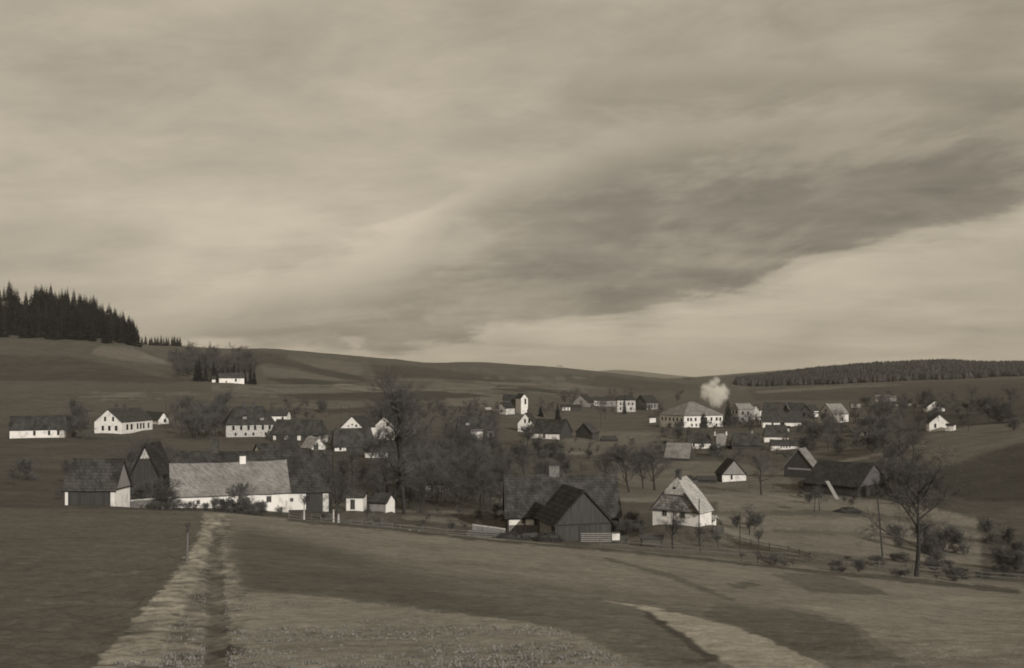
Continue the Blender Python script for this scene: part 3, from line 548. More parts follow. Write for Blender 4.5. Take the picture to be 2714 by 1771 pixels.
# soften the colour steps a little
Gs = G.copy()
Gs[1:-1, 1:-1] = (G[1:-1, 1:-1] * 2 + G[:-2, 1:-1] + G[2:, 1:-1] + G[1:-1, :-2] + G[1:-1, 2:]) / 6
G = Gs * (1 + fbm(XX / 9, DD / 5, 4, 90) * 0.5 * np.clip(DD / 200, 0.4, 1))
nr, nc = PX.shape
idx = np.arange(nr * nc).reshape(nr, nc)
quad = np.stack([idx[:-1, :-1], idx[:-1, 1:], idx[1:, 1:], idx[1:, :-1]], -1).reshape(-1, 4)
tf = inT[:-1, :-1].reshape(-1)
co = np.stack([XX, DD, ZZ], -1).reshape(-1, 3)
def gmat():
    m = bpy.data.materials.new('soil_and_grass'); m.use_nodes = True; t = m.node_tree; E.t = t
    b = t.nodes['Principled BSDF']; b.inputs['Roughness'].default_value = 0.95; b.inputs['Specular IOR Level'].default_value = 0.08
    at_ = t.nodes.new('ShaderNodeAttribute'); at_.attribute_name = 'tone'
    tcn = t.nodes.new('ShaderNodeTexCoord'); P = tcn.outputs['Object']
    sx = t.nodes.new('ShaderNodeSeparateXYZ'); t.links.new(P, sx.inputs[0])
    a = noise(P, 2.3, 8, 0.7); b1 = noise(P, 0.22, 6, 0.6); c = noise(comb(E(sx.outputs[0]) * 0.012, E(sx.outputs[1]) * 0.03, 0.0), 1.0, 8, 0.6)
    d = noise(P, 9.0, 4, 0.7)
    e_ = noise(P, 0.8, 6, 0.7)
    k = 1.0 + (a - 0.5) * 1.1 + (b1 - 0.5) * 0.7 + (c - 0.5) * 0.55 + (d - 0.5) * 0.5 + (e_ - 0.5) * 1.25
    fac = E(at_.outputs['Fac']) * E.m('MAXIMUM', k, 0.35)
    vm = t.nodes.new('ShaderNodeVectorMath'); vm.operation = 'SCALE'; vm.inputs[0].default_value = (1.045, 0.975, 0.83)
    t.links.new(fac.s, vm.inputs['Scale']); t.links.new(vm.outputs[0], b.inputs['Base Color'])
    bp = t.nodes.new('ShaderNodeBump'); bp.inputs['Strength'].default_value = 0.8; bp.inputs['Distance'].default_value = 0.2
    t.links.new((a * 0.7 + d * 0.5).s, bp.inputs['Height']); t.links.new(bp.outputs[0], b.inputs['Normal'])
    return m
GM = gmat()
def sheet(name, q):
    used = np.unique(q); rem = np.zeros(nr * nc, int); rem[used] = np.arange(len(used)); q2 = rem[q]
    me = bpy.data.meshes.new(name); me.vertices.add(len(used)); me.vertices.foreach_set('co', co[used].astype(np.float32).ravel())
    me.loops.add(len(q2) * 4); me.loops.foreach_set('vertex_index', q2.astype(np.int32).ravel())
    me.polygons.add(len(q2)); me.polygons.foreach_set('loop_start', np.arange(0, len(q2) * 4, 4, dtype=np.int32)); me.polygons.foreach_set('loop_total', np.full(len(q2), 4, np.int32))
    me.update(calc_edges=True); me.validate()
    me.polygons.foreach_set('use_smooth', np.ones(len(q2), bool))
    at_ = me.attributes.new('tone', 'FLOAT', 'POINT'); at_.data.foreach_set('value', G.reshape(-1)[used].astype(np.float32))
    me.materials.append(GM); o = bpy.data.objects.new(name, me); COL.objects.link(o); return tag(o, kind='structure')
sheet('ground', quad[~tf]); tag(sheet('cart_track', quad[tf]))
# ------------------------------------------------------------------ house builder
def roof_mesh(L, W, h, r, oh, hip, khip, rng, t=0.22):
    """roof shell with thickness; hip = inset of ridge ends (fraction of W), khip = height fraction where a half hip starts"""
    sl = r / (W / 2); ex = L / 2 + oh; ey = W / 2 + oh; ze = h - oh * sl; zr = h + r
    nx = max(2, min(14, int(L / 1.8)))
    bm = bmesh.new()
    def V(*p): return bm.verts.new(p)
    hi = hip * W if hip else 0.0
    if khip: hi = (1 - khip) * W * 0.32
    hi = min(hi, ex * 0.96)
    rows = []
    NV = 4
    for side in (-1, 1):
        grid = []
        for i in range(nx + 1):
            u = -1 + 2 * i / nx; line = []
            for j in range(NV + 1):
                v = j / NV
                if khip: xm = ex if v <= khip else ex - hi * (v - khip) / (1 - khip)
                else: xm = ex - hi * v
                y = side * ey * (1 - v); z = ze + (zr - ze) * v
                sag = -0.16 * (1 - u * u) * (1 if L > 9 else 0.2) * v + rng.uniform(-0.05, 0.05) * min(1, L / 10)
                line.append((u * xm, y, z + sag))
            grid.append(line)
        rows.append(grid)
    # shared ridge
    vv = {}
    for s_, grid in enumerate(rows):
        for i in range(nx + 1):
            for j in range(NV + 1):
                if j == NV and s_ == 1: vv[(1, i, j)] = vv[(0, i, j)]
                else: vv[(s_, i, j)] = V(*grid[i][j])
    for s_ in (0, 1):
        for i in range(nx):
            for j in range(NV):
                q = [vv[(s_, i, j)], vv[(s_, i + 1, j)], vv[(s_, i + 1, j + 1)], vv[(s_, i, j + 1)]]
                if s_ == 1: q.reverse()
                bm.faces.new(q)
    if hip or khip:
        for i in (0, nx):
            j0 = 0 if not khip else int(round(khip * NV))
            for j in range(j0, NV):
                q = [vv[(0, i, j)], vv[(0, i, j + 1)], vv[(1, i, j + 1)], vv[(1, i, j)]]
                q = list(dict.fromkeys(q))
                if i == nx: q.reverse()
                if len(q) >= 3: bm.faces.new(q)
    bmesh.ops.recalc_face_normals(bm, faces=bm.faces[:])
    up = sum(f.normal.z for f in bm.faces)
    if up < 0: bmesh.ops.reverse_faces(bm, faces=bm.faces[:])
    bmesh.ops.solidify(bm, geom=bm.faces[:], thickness=t)
    me = bpy.data.meshes.new('roof'); bm.to_mesh(me); bm.free(); return me
def house(s):
    rng = random.Random(s['label'])
    o, th, W, L, gw, sw, pm, sg = s['fr']
    h = s['hw'] * pm; r = s['rr'] * pm; hip = s.get('hip', 0) ; khip = s.get('khip'); oh = s.get('oh', 0.4)
    if hip: hip = min(hip, 0.5)
    root = tag(empty(s['name'], o, th), s['label'], s['cat'])
    t = 0.22; sl = r / (W / 2)
    dz = t * math.sqrt(1 + sl * sl) + 0.03                         # keep wall tops under the roof shell
    top = h + r - dz; eh = h - dz * 0.9
    B = -2.6
    m = MB()
    if hip and hip >= 0.2:
        m.box((0, 0, (B + eh) / 2), (L, W, eh - B))
    elif hip:
        k = 0.25
        m.box((0, 0, (B + eh) / 2), (L, W, eh - B))
    else:
        x0, x1, y0, y1 = -L / 2, L / 2, -W / 2, W / 2
        kk = khip if khip else 1.0
        if khip:
            kk = khip * 0.96; zt_ = eh + (top - eh) * kk; yy = W / 2 * (1 - kk)
            pro = [(y0, B), (y1, B), (y1, eh), (yy, zt_), (-yy, zt_), (y0, eh)]
        else: pro = [(y0, B), (y1, B), (y1, eh), (0, top), (y0, eh)]
        n = len(pro)
        m.add([(x0, y, z) for y, z in pro] + [(x1, y, z) for y, z in pro], [tuple(range(n - 1, -1, -1)), tuple(range(n, 2 * n))] + [(i, (i + 1) % n, n + (i + 1) % n, n + i) for i in range(n)])
    m.build('wall', M[s['wall']], root)
    me = roof_mesh(L, W, h, r, oh, hip, khip, rng); me.materials.append(M[s['roof']])
    rf = bpy.data.objects.new('roof', me); COL.objects.link(rf); rf.parent = root
    gx = -L / 2 if sg > 0 else L / 2; gn = -1 if sg > 0 else 1      # the gable end that is seen
    def gprism(mm, z0, z1, th_, off=0.0, inset=0.02):
        """slab on the seen gable between two heights, following the roof slope"""
        def wy(z):
            if z <= eh: return W / 2 + 0.001
            return max(0.02, (W / 2) * (1 - (z - eh) / (top - eh)) - inset)
        zs = [z0] + ([eh] if z0 < eh < z1 else []) + [z1]
        pr = [(-wy(z), z) for z in zs] + [(wy(z), z) for z in reversed(zs)]
        a, b_ = gx + gn * off, gx + gn * (off + th_); n = len(pr)
        mm.add([(a, y, z) for y, z in pr] + [(b_, y, z) for y, z in pr], [tuple(range(n)), tuple(range(2 * n - 1, n - 1, -1))] + [(i, n + i, n + (i + 1) % n, (i + 1) % n) for i in range(n)])
    ztop = top - 0.02 if not khip else eh + (top - eh) * khip * 0.94
    if s.get('gwall') and not hip:
        mm = MB(); gprism(mm, B + 0.1, ztop, 0.05); mm.build('gable_wall', M[s['gwall']], root)
    elif s.get('gwall'):
        mm = MB(); mm.box((gx + gn * 0.03, 0, (B + eh) / 2), (0.06, W, eh - B)); mm.build('gable_wall', M[s['gwall']], root)
    if s.get('gboard'):
        mm = MB(); gprism(mm, eh - 0.05, ztop, 0.09, 0.05); gb = mm.build('gable_boards', M[s['gboard']], root)
        mm = MB(); mm.box((gx + gn * 0.18, 0, eh - 0.02), (0.16, W + 0.1, 0.16)); mm.build('beam', M['dark_board'], gb)
    if s.get('rim'):
        for sy in (-1, 1):
            mm = MB(); yk = 0 if not khip else (1 - khip) * (W / 2 + oh)
            zk = h + r if not khip else (h - oh * sl) + (r + oh * sl) * khip
            p0 = Vector((gx + gn * (oh + 0.05), sy * (W / 2 + oh), h - oh * sl - 0.12)); p1 = Vector((gx + gn * (oh + 0.05), sy * yk, zk - 0.14))
            mm.tube(p0, p1, 0.16, 0.16, 4, True)
            mm.build('barge_board', M['dark_board' if khip else 'pale_board'], rf)
    def place(face, u, v, w_, h_):
        if face in ('g', 'gt'):
            ww = w_ / gw * W; y = (W / 2 - (u + w_ / 2) / gw * W) if sg > 0 else (-W / 2 + (u + w_ / 2) / gw * W)
            return Vector((gx, y, (v + h_ / 2) * pm)), Vector((0, 1, 0)), Vector((gn, 0, 0)), ww, h_ * pm
        ww = w_ / sw * L; x = -L / 2 + (u + w_ / 2) / sw * L
        return Vector((x, -W / 2, (v + h_ / 2) * pm)), Vector((1, 0, 0)), Vector((0, -1, 0)), ww, h_ * pm
    def slab(mm, c, ud, nd, w_, h_, d0, d1):
        c2 = c + nd * ((d0 + d1) / 2); dim = (abs(ud.x) * w_ + abs(nd.x) * (d1 - d0), abs(ud.y) * w_ + abs(nd.y) * (d1 - d0), h_)
        mm.box(c2, dim)
    off = {'g': 0.06 if (s.get('gwall')) else 0.0, 's': 0.0, 'gt': 0.0}
    pk = 0
    for p in s.get('patch', []):
        face, u, v, w_, h_ = p[:5]; mt = p[5] if len(p) > 5 else 'white'
        if face == 'gt':
            mm = MB(); z0 = eh + (top - eh) * 0.62; gprism(mm, z0, top - 0.25, 0.06, 0.02, 0.12); mm.build('gable_patch', M[mt], root); continue
        c, ud, nd, a_, b_ = place(face, u, v, w_, h_); mm = MB(); slab(mm, c, ud, nd, a_, b_, -0.03, 0.055 + off[face] + 0.003 * pk); mm.build('plastered_panel' if mt != 'stone' else 'stone_base', M[mt], root); pk += 1
    def opening(kind, spec, extra=0.0):
        face, u, v, w_, h_ = spec[:5]; c, ud, nd, a_, b_ = place(face, u, v, w_, h_)
        o0 = off[face] + (0.075 if s.get('patch') else 0.0) + extra
        big = w_ >= 7 and kind == 'window'
        if big:
            fr = MB(); tk = min(0.12, a_ * 0.12)
            for sx in (-1, 1): slab(fr, c + ud * (sx * (a_ / 2 - tk / 2)), ud, nd, tk, b_, o0 - 0.02, o0 + 0.06)
            for sz in (-1, 1): slab(fr, c + Vector((0, 0, sz * (b_ / 2 - tk / 2))), ud, nd, a_ - 2 * tk, tk, o0 - 0.02, o0 + 0.058)
            slab(fr, c, ud, nd, 0.05, b_ - 2 * tk, o0 - 0.02, o0 + 0.045)
            wo_ = fr.build('window', M['frame'], root)
            pn = MB(); slab(pn, c, ud, nd, a_ - 2 * tk, b_ - 2 * tk, o0 - 0.02, o0 + 0.03); pn.build('pane', M['hole'], wo_)
        else:
            mm = MB(); slab(mm, c, ud, nd, a_, b_, -0.02, o0 + 0.035); mm.build(kind, M['hole' if kind == 'window' else 'dark_board'], root)
    for q_ in s.get('win', []): opening('window', q_)
    for q_ in s.get('gwin', []): opening('window', q_, 0.15)
    for q_ in s.get('doors', []): opening('door', q_, 0.01)
    for d_ in s.get('dorm', []):
        x = -L / 2 + d_[0] * L; v = d_[1]; zb = h + r * v * 0.6; yb = -W / 2 * (1 - v * 0.6) - 0.15; dw = 0.8; dh = 1.1
        mm = MB(); mm.box((x, yb + 0.9, zb + dh / 2), (dw * 2, 1.8, dh)); dm = mm.build('dormer', M['plaster'], rf)
        mm = MB(); mm.add([(x - dw - .2, yb - .2, zb + dh), (x + dw + .2, yb - .2, zb + dh), (x, yb - .2, zb + dh + 0.8), (x - dw - .2, yb + 2.6, zb + dh), (x + dw + .2, yb + 2.6, zb + dh), (x, yb + 2.6, zb + dh + 0.8)],
            [(0, 1, 2), (5, 4, 3), (0, 2, 5, 3), (1, 4, 5, 2), (0, 3, 4, 1)]); mm.build('dormer_roof', M[s['roof']], rf)
    for c_ in s.get('chim', []):
        u, cw, ch = c_[:3]; cm = c_[3] if len(c_) > 3 else 'brick'
        x = -L / 2 + u * L; mm = MB(); z0 = h + r - 0.8; z1 = h + r + ch
        mm.box((x, 0.0, (z0 + z1) / 2), (cw, 0.7, z1 - z0)); ck = mm.build('chimney', M[cm], rf)
        mm = MB(); mm.box((x, 0.0, z1 + 0.06), (cw + 0.16, 0.86, 0.12)); mm.box((x, 0.0, z1 + 0.32), (cw * 0.9, 0.6, 0.08))
        for sx in (-1, 1): mm.box((x + sx * cw * 0.36, 0, z1 + 0.2), (0.12, 0.5, 0.16))
        mm.build('chimney_cap', M['brick'], ck)
    return root
HOUSES = [house(s) for s in SPEC]

# ------------------------------------------------------------------ plants
def bare_tree(seed, Ht, crown, style):
    """trunk mesh and twig mesh of a leafless tree, height Ht (metres), crown = half width"""
    rg = random.Random(seed); tr = MB(); tw = MB()
    def rv(): return Vector((rg.gauss(0, 1), rg.gauss(0, 1), rg.gauss(0, 1)))
    def grow(p, d, ln, r, lv):
        nseg = (5, 4, 3, 2, 1)[lv]; mesh = tr if lv <= 1 else tw; pts = [p.copy()]
        wob = (0.08, 0.22, 0.28, 0.3, 0.25)[lv]; up = (0.12, 0.16, 0.12, 0.06, 0.03)[lv] * (1 if style != 'weep' else 0.3)
        for i in range(nseg):
            d = (d + rv() * wob + Vector((0, 0, up))).normalized(); q_ = p + d * (ln / nseg)
            f0 = 1 - 0.75 * i / nseg; f1 = 1 - 0.75 * (i + 1) / nseg
            mesh.tube(p, q_, r * f0, r * f1, (7, 5, 3, 3, 3)[lv]); p = q_; pts.append(p.copy())
        if lv == 4: return
        kids = {'round': (9, 7, 7, 7), 'dense': (13, 8, 8, 7), 'tall': (22, 6, 6, 6), 'fork': (8, 7, 7, 7), 'bush': (12, 7, 7, 5), 'weep': (8, 6, 6, 4)}[style][lv]
        for k in range(kids):
            f = rg.uniform({'dense': 0.28, 'round': 0.32, 'tall': 0.22, 'fork': 0.3, 'bush': 0.02, 'weep': 0.4}[style] if lv == 0 else 0.2, 1.0)
            x = f * nseg; i = min(int(x), nseg - 1); b = pts[i].lerp(pts[i + 1], x - i)
            ang = rg.uniform(0, 2 * math.pi)
            if lv == 0:
                tilt = {'dense': rg.uniform(25, 85), 'round': rg.uniform(35, 75), 'tall': rg.uniform(25, 55), 'fork': rg.uniform(28, 62), 'bush': rg.uniform(20, 75), 'weep': rg.uniform(55, 85)}[style]
                nd = Vector((math.cos(ang) * math.sin(R(tilt)), math.sin(ang) * math.sin(R(tilt)), math.cos(R(tilt))))
                shp = (1 - abs(f - 0.5) * 0.7) if style != 'tall' else (1.15 - abs(f - 0.8) * 0.55)
                l2 = crown * shp * rg.uniform(0.8, 1.15) * (1.0 if style != 'tall' else 1.1)
            else:
                ax = rv().cross(d); ax.normalize(); nd = (Matrix.Rotation(R(rg.uniform(22, 60)), 3, ax) @ d).normalized()
                l2 = ln * rg.uniform(0.42, 0.68)
            grow(b, nd, l2, max(r * (0.40 if lv < 2 else 0.42), 0.011), lv + 1)
    tl = {'dense': 0.78, 'round': 0.72, 'tall': 0.95, 'fork': 0.7, 'bush': 0.6, 'weep': 0.75}[style] * Ht
    grow(Vector((0, 0, -0.4)), Vector((rg.uniform(-.05, .05), rg.uniform(-.05, .05), 1)).normalized(), tl, Ht * {'dense': 0.02, 'bush': 0.012, 'tall': 0.014, 'round': 0.020, 'fork': 0.020, 'weep': 0.02}[style], 0)
    return tr, tw
def conifer(seed, Ht, rad):
    rg = random.Random(seed); tr = MB(); tr.tube((0, 0, -0.6), (0, 0, Ht), Ht * 0.014, 0.02, 6); cr = MB()
    z = Ht * 0.06
    while z < Ht * 0.985:
        f = z / Ht; rr_ = rad * (1 - f) ** 0.85 * rg.uniform(0.75, 1.1) + 0.12; n = max(5, int(11 * (1 - f) + 4))
        for k in range(n):
            a = 2 * math.pi * (k + rg.random()) / n; l = rr_ * rg.uniform(0.7, 1.15); c, s_ = math.cos(a), math.sin(a)
            dr = l * rg.uniform(0.25, 0.5); wd = l * 0.26
            b = Vector((0, 0, z)); t_ = Vector((c * l, s_ * l, z - dr)); md = Vector((c * l * 0.55, s_ * l * 0.55, z - dr * 0.35 + 0.05)); pr = Vector((-s_, c, 0)) * wd
            dn = Vector((0, 0, -wd * rg.uniform(0.5, 1.1)))
            cr.add([b, md + pr + dn * 0.4, t_, md - pr + dn * 0.4, md, md + dn * 1.6], [(0, 1, 4), (1, 2, 4), (2, 3, 4), (3, 0, 4), (0, 5, 2)])
        z += Ht * 0.032 * (1.25 - f * 0.6)
    return tr, cr
PROTO = {}
def proto_mesh(key, parts):
    r = []
    for nm, mb, mt in parts:
        me = bpy.data.meshes.new(nm); me.from_pydata(mb.v, [], mb.f); me.materials.append(M[mt]); r.append((nm, me))
    PROTO[key] = r
for i in range(4):
    a, b = bare_tree(10 + i, 10, 3.9, 'round'); proto_mesh(('round', i), [('trunk', a, 'bark'), ('crown', b, 'twig')])
for i in range(3):
    a, b = bare_tree(40 + i, 10, 3.0, 'fork'); proto_mesh(('fork', i), [('trunk', a, 'bark'), ('crown', b, 'twig')])
for i in range(2):
    a, b = bare_tree(60 + i, 25, 4.4, 'tall'); proto_mesh(('tall', i), [('trunk', a, 'bark'), ('crown', b, 'twig')])
for i in range(3):
    a, b = bare_tree(80 + i, 3, 1.5, 'bush'); proto_mesh(('bush', i), [('stem', a, 'bark'), ('twigs', b, 'twig')])
for i in range(2):
    a, b = bare_tree(120 + i, 10, 4.2, 'dense'); proto_mesh(('dense', i), [('trunk', a, 'bark'), ('crown', b, 'twig')])
for i in range(5):
    a, b = conifer(90 + i, 20, (3.6, 3.0, 3.3, 2.6, 3.9)[i]); proto_mesh(('spruce', i), [('trunk', a, 'bark'), ('crown', b, 'needle')])
NOM = {'dense': 10, 'round': 10, 'fork': 10, 'tall': 25, 'bush': 3, 'spruce': 20}; CNT = {'dense': 2, 'round': 4, 'fork': 3, 'tall': 2, 'bush': 3, 'spruce': 5}
NAME = {'dense': 'bare_tree', 'round': 'bare_tree', 'fork': 'bare_tree', 'tall': 'tall_bare_tree', 'bush': 'bush', 'spruce': 'spruce_tree'}
CATG = {'dense': 'tree', 'round': 'tree', 'fork': 'tree', 'tall': 'tree', 'bush': 'bush', 'spruce': 'tree'}
def plant(kind, p, Ht, label, group=None, rg=random, wide=1.0, var=None, lean=0.0):
    v = var if var is not None else rg.randrange(CNT[kind])
    k = Ht / NOM[kind]; e = empty(NAME[kind], p, rg.uniform(0, 6.28)); e.scale = (k * wide, k * wide, k); e.rotation_euler[0] = lean
    for nm, me in PROTO[(kind, v)]:
        o = bpy.data.objects.new(nm, me); COL.objects.link(o); o.parent = e
    return tag(e, label, CATG[kind], group)
def pt(px, py, hpx, kind, label, group=None, lo=14, hi=2500, D=None, wide=1.0, var=None, lean=0.0, rg=random.Random(5)):
    """one plant whose foot is at (px, py) and whose height is hpx photograph pixels"""
    if D: p = Vector(((px - CX) * D / F, D, float(zt(px, D))))
    else: p = at(px, py, lo, hi)
    return plant(kind, p, hpx * p.y / F, label, group, rg, wide, var, lean)
LOW = []
for i in range(4):
    rg_ = random.Random(300 + i); vs_ = MB()
    def lowgrow(m, p, d, ln, r, lv, rg_):
        n = 2 if lv < 2 else 1
        for j in range(n):
            d = (d + Vector((rg_.gauss(0, .2), rg_.gauss(0, .2), rg_.gauss(0, .2) + .1))).normalized(); q_ = p + d * (ln / n); m.tube(p, q_, r * (1 - .4 * j / n), r * (1 - .4 * (j + 1) / n), 3); s0 = p; p = q_
            if lv < 3:
                for k in range((6, 4, 5)[lv]):
                    ax = Vector((rg_.gauss(0, 1), rg_.gauss(0, 1), rg_.gauss(0, .3))).normalized(); lowgrow(m, s0.lerp(q_, rg_.uniform(.3 if lv == 0 else .1, 1)), (Matrix.Rotation(R(rg_.uniform(25, 70)), 3, ax) @ d).normalized(), ln * rg_.uniform(.38, .6), max(r * .35, .035), lv + 1, rg_)
    lowgrow(vs_, Vector((0, 0, -.4)), Vector((0, 0, 1)), 7.2, .2, 0, rg_); LOW.append(vs_)
STUFF = MB()
def stuff_trees(seed, n, box, hpx, lo=120, hi=2500):
    rg = random.Random(seed); x0, x1, y0, y1 = box; done = 0; tries = 0
    while done < n and tries < n * 30:
        tries += 1; p = at(rg.uniform(x0, x1), rg.uniform(y0, y1), lo, hi)
        if any((p.x - f[0]) ** 2 + (p.y - f[1]) ** 2 < (f[3] * 0.95 + 1.0) ** 2 for f in FIX): continue
        k = rg.uniform(*hpx) * p.y / F / 10; a = rg.uniform(0, 6.28); c, s_ = math.cos(a) * k * 1.15, math.sin(a) * k * 1.15; L_ = rg.choice(LOW)
        STUFF.add([(p.x + c * v[0] - s_ * v[1], p.y + s_ * v[0] + c * v[1], p.z + k * v[2]) for v in L_.v], L_.f); done += 1
def thick(seed, n, box, hpx, kinds, label, group, lo=120, hi=2500, wide=(0.9, 1.25)):
    rg = random.Random(seed); x0, x1, y0, y1 = box; done = 0; tries = 0; pl = []
    while done < n and tries < n * 30:
        tries += 1; px = rg.uniform(x0, x1); py = rg.uniform(y0, y1); p = at(px, py, lo, hi)
        if any((p.x - f[0]) ** 2 + (p.y - f[1]) ** 2 < (f[3] * 0.95 + 1.0) ** 2 for f in FIX): continue
        if any((p.x - q_.x) ** 2 + (p.y - q_.y) ** 2 < (1.6 * p.y / 300) ** 2 for q_ in pl): continue
        pl.append(p); plant(rg.choice(kinds), p, rg.uniform(*hpx) * p.y / F, label, group, rg, rg.uniform(*wide)); done += 1
# ------------------------------------------------------------------ trees that stand out
RG = random.Random(77)
pt(1035, 1368, 318, 'tall', 'lower left one of the two tall bare trees standing over the village', D=182, wide=1.45, var=0)
pt(1072, 1372, 350, 'tall', 'tallest bare tree of the village, its fan of twigs reaching the ridge', D=188, wide=1.05, var=1)
pt(888, 1382, 190, 'fork', 'bare tree with a crooked dark trunk at the right end of the long dark barn', D=150, wide=1.1, var=1)
pt(960, 1372, 150, 'fork', 'leaning bare tree above the small white outbuilding', D=190, var=2)
pt(805, 1370, 70, 'fork', 'small pruned fruit tree before the white wall of the long dark barn', D=158, var=0)
pt(640, 1350, 100, 'bush', 'tall dark evergreen looking bush in front of the broad pale roof', D=150, wide=0.75, var=0)
pt(660, 1352, 60, 'bush', 'lower bush beside the tall dark bush at the white farmhouse wall', D=148, wide=1.1, var=1)
pt(742, 1318, 26, 'bush', 'little bush showing over the right eave of the broad pale roof', D=156, wide=1.0, var=2)
pt(2428, 1512, 330, 'round', 'big forked bare tree standing over the bushes at the right edge', D=122, wide=1.05, var=1)
pt(2018, 1312, 120, 'round', 'round bare tree with a dark upright trunk right of the solitary cottage', wide=1.15, var=1)
pt(2158, 1358, 75, 'fork', 'left one of two thin bare trees in the meadow before the great dark barn', var=0)
pt(2172, 1356, 78, 'fork', 'right one of two thin bare trees in the meadow before the great dark barn', var=2)
pt(1784, 1466, 150, 'fork', 'bare tree with a dark trunk in front of the white walled right farmhouse', D=137, wide=1.0, var=1)
pt(1856, 1462, 78, 'fork', 'short stout tree forking low by the right farmhouse', D=136, wide=1.2, var=2)
pt(1906, 1452, 50, 'fork', 'crooked leaning sapling right of the short stout tree', D=140, wide=1.4, var=0, lean=0.35)
pt(1986, 1402, 92, 'fork', 'bare tree with a pale clump of twigs on the slope right of the farmhouse', D=160, wide=1.1, var=1)
pt(2010, 1458, 76, 'fork', 'thin bare sapling by the lower fence', D=139, wide=0.9, var=0)
pt(1668, 1305, 122, 'dense', 'left one of the dense round bare trees behind the great old farmhouse', wide=1.3, var=1)
pt(1735, 1300, 118, 'dense', 'right one of the dense round bare trees behind the great old farmhouse', wide=1.3, var=1)
pt(1706, 1296, 105, 'dense', 'middle one of the dense round bare trees behind the great old farmhouse', wide=1.1, var=1)
pt(1602, 1282, 84, 'dense', 'round bare tree left of the dense row, above the mossy roof', wide=1.2, var=1)
pt(1500, 1262, 60, 'dense', 'small round bare tree behind the stone chimney', wide=1.1, var=1)
pt(1440, 1290, 116, 'dense', 'broad bare tree just left behind the mossy roof', D=205, wide=1.2, var=1)
pt(1866, 1140, 48, 'spruce', 'dark spruce in front of the white front of the biggest building', D=500, wide=1.8, var=1)
pt(1930, 1128, 72, 'spruce', 'tall dark spruce between the biggest building and the villa', D=525, wide=1.5, var=2)
pt(2022, 1126, 50, 'spruce', 'dark spruce right beside the villa', D=505, wide=1.3, var=3)
pt(1478, 1112, 58, 'spruce', 'dark spruce in the meadow right of the chapel', D=560, wide=1.2, var=0)
pt(1433, 1082, 34, 'spruce', 'short dark spruce behind the white gabled house', D=600, wide=1.5, var=4)
pt(1655, 1072, 60, 'spruce', 'tall dark spruce standing behind the back row', D=690, wide=1.1, var=3)
pt(1604, 1086, 34, 'round', 'round dark tree in front of the long pale house of the back row', D=625, wide=1.3, var=0)
pt(2385, 1205, 120, 'round', 'broad murky bare tree on the lane at the middle right', D=300, wide=1.2, var=3)
# ------------------------------------------------------------------ thickets: individuals in groups
thick(1, 46, (1050, 1340, 1265, 1360), (75, 130), ['round', 'fork', 'round'], 'bare tree in the thicket left of the great old farmhouse', 'bare trees in the thicket left of the great old farmhouse')
thick(2, 34, (1060, 1340, 1195, 1262), (55, 95), ['round', 'fork'], 'bare tree in the thicket around the low white cottage wall', 'bare trees around the low white cottage wall')
thick(3, 10, (905, 1040, 1235, 1345), (80, 130), ['round', 'fork'], 'bare tree between the long dark barn and the tallest tree', 'bare trees between the dark barn and the tallest tree')
thick(4, 14, (1350, 1680, 1205, 1262), (22, 52), ['round', 'bush'], 'small bare orchard tree in the meadow behind the mossy roof', 'orchard trees in the meadow')
thick(5, 34, (458, 600, 1112, 1165), (45, 88), ['round', 'round', 'fork'], 'bare tree in the brown thicket between the long white house and the timbered house', 'brown thicket right of the long white house')
thick(6, 9, (150, 250, 1110, 1175), (40, 75), ['round', 'bush'], 'bare tree between the left edge cottage and the long white house', 'bare trees at the left edge')
thick(10, 46, (2110, 2360, 1118, 1205), (26, 60), ['round', 'bush', 'fork'], 'bare tree in the dusky gardens behind the great dark barn', 'bare trees behind the great dark barn')
thick(11, 36, (2300, 2690, 1075, 1150), (26, 62), ['round', 'round', 'bush'], 'bare tree on the dark slope around the far right houses', 'bare trees around the far right houses')
thick(12, 14, (2300, 2440, 1195, 1330), (60, 120), ['round', 'fork'], 'bare tree right of the great dark barn', 'bare trees right of the great dark barn')
thick(13, 16, (2370, 2800, 1440, 1520), (45, 85), ['bush'], 'dense dark bush at the fence, right edge', 'dark bushes at the right edge', lo=124)
thick(14, 40, (410, 700, 1352, 1372), (18, 40), ['bush'], 'dark bush of the garden hedge before the pale roofed farmhouse', 'garden hedge before the pale roofed farmhouse', lo=128, hi=158)
thick(15, 14, (330, 470, 1250, 1330), (60, 130), ['round', 'fork'], 'dark bare tree crowding round the tall dark barn', 'trees around the tall dark barn', lo=170)
thick(17, 12, (1120, 1300, 1125, 1170), (30, 52), ['round', 'fork'], 'bare tree beside the cottage with the dormer peak', 'bare trees beside the cottage with the dormer')
thick(19, 14, (1100, 1350, 1370, 1420), (18, 42), ['bush', 'fork'], 'low shrub along the foot of the thicket', 'shrubs along the foot of the thicket', lo=135)
thick(20, 8, (1630, 1700, 1385, 1432), (30, 60), ['bush', 'fork'], 'shrub between the great old farmhouse and the right farmhouse', 'shrubs between the two nearest farmhouses', lo=130)
thick(21, 9, (1890, 2010, 1385, 1412), (20, 46), ['bush', 'fork'], 'dark shrub right of the right farmhouse', 'shrubs right of the right farmhouse', lo=130)
thick(22, 16, (2100, 2500, 1290, 1345), (16, 34), ['bush'], 'low bush at the foot of the great dark barn', 'bushes at the foot of the great dark barn')
thick(23, 14, (-300, 200, 1240, 1330), (40, 90), ['round', 'bush'], 'bare tree behind the open fronted barn', 'bare trees behind the open fronted barn', lo=150)
thick(25, 34, (1950, 2700, 1482, 1548), (10, 40), ['bush', 'fork', 'bush'], 'small shrub in the brushy strip along the lower fence, right', 'brushy strip along the lower fence', lo=118, hi=150, wide=(1.2, 2.2))
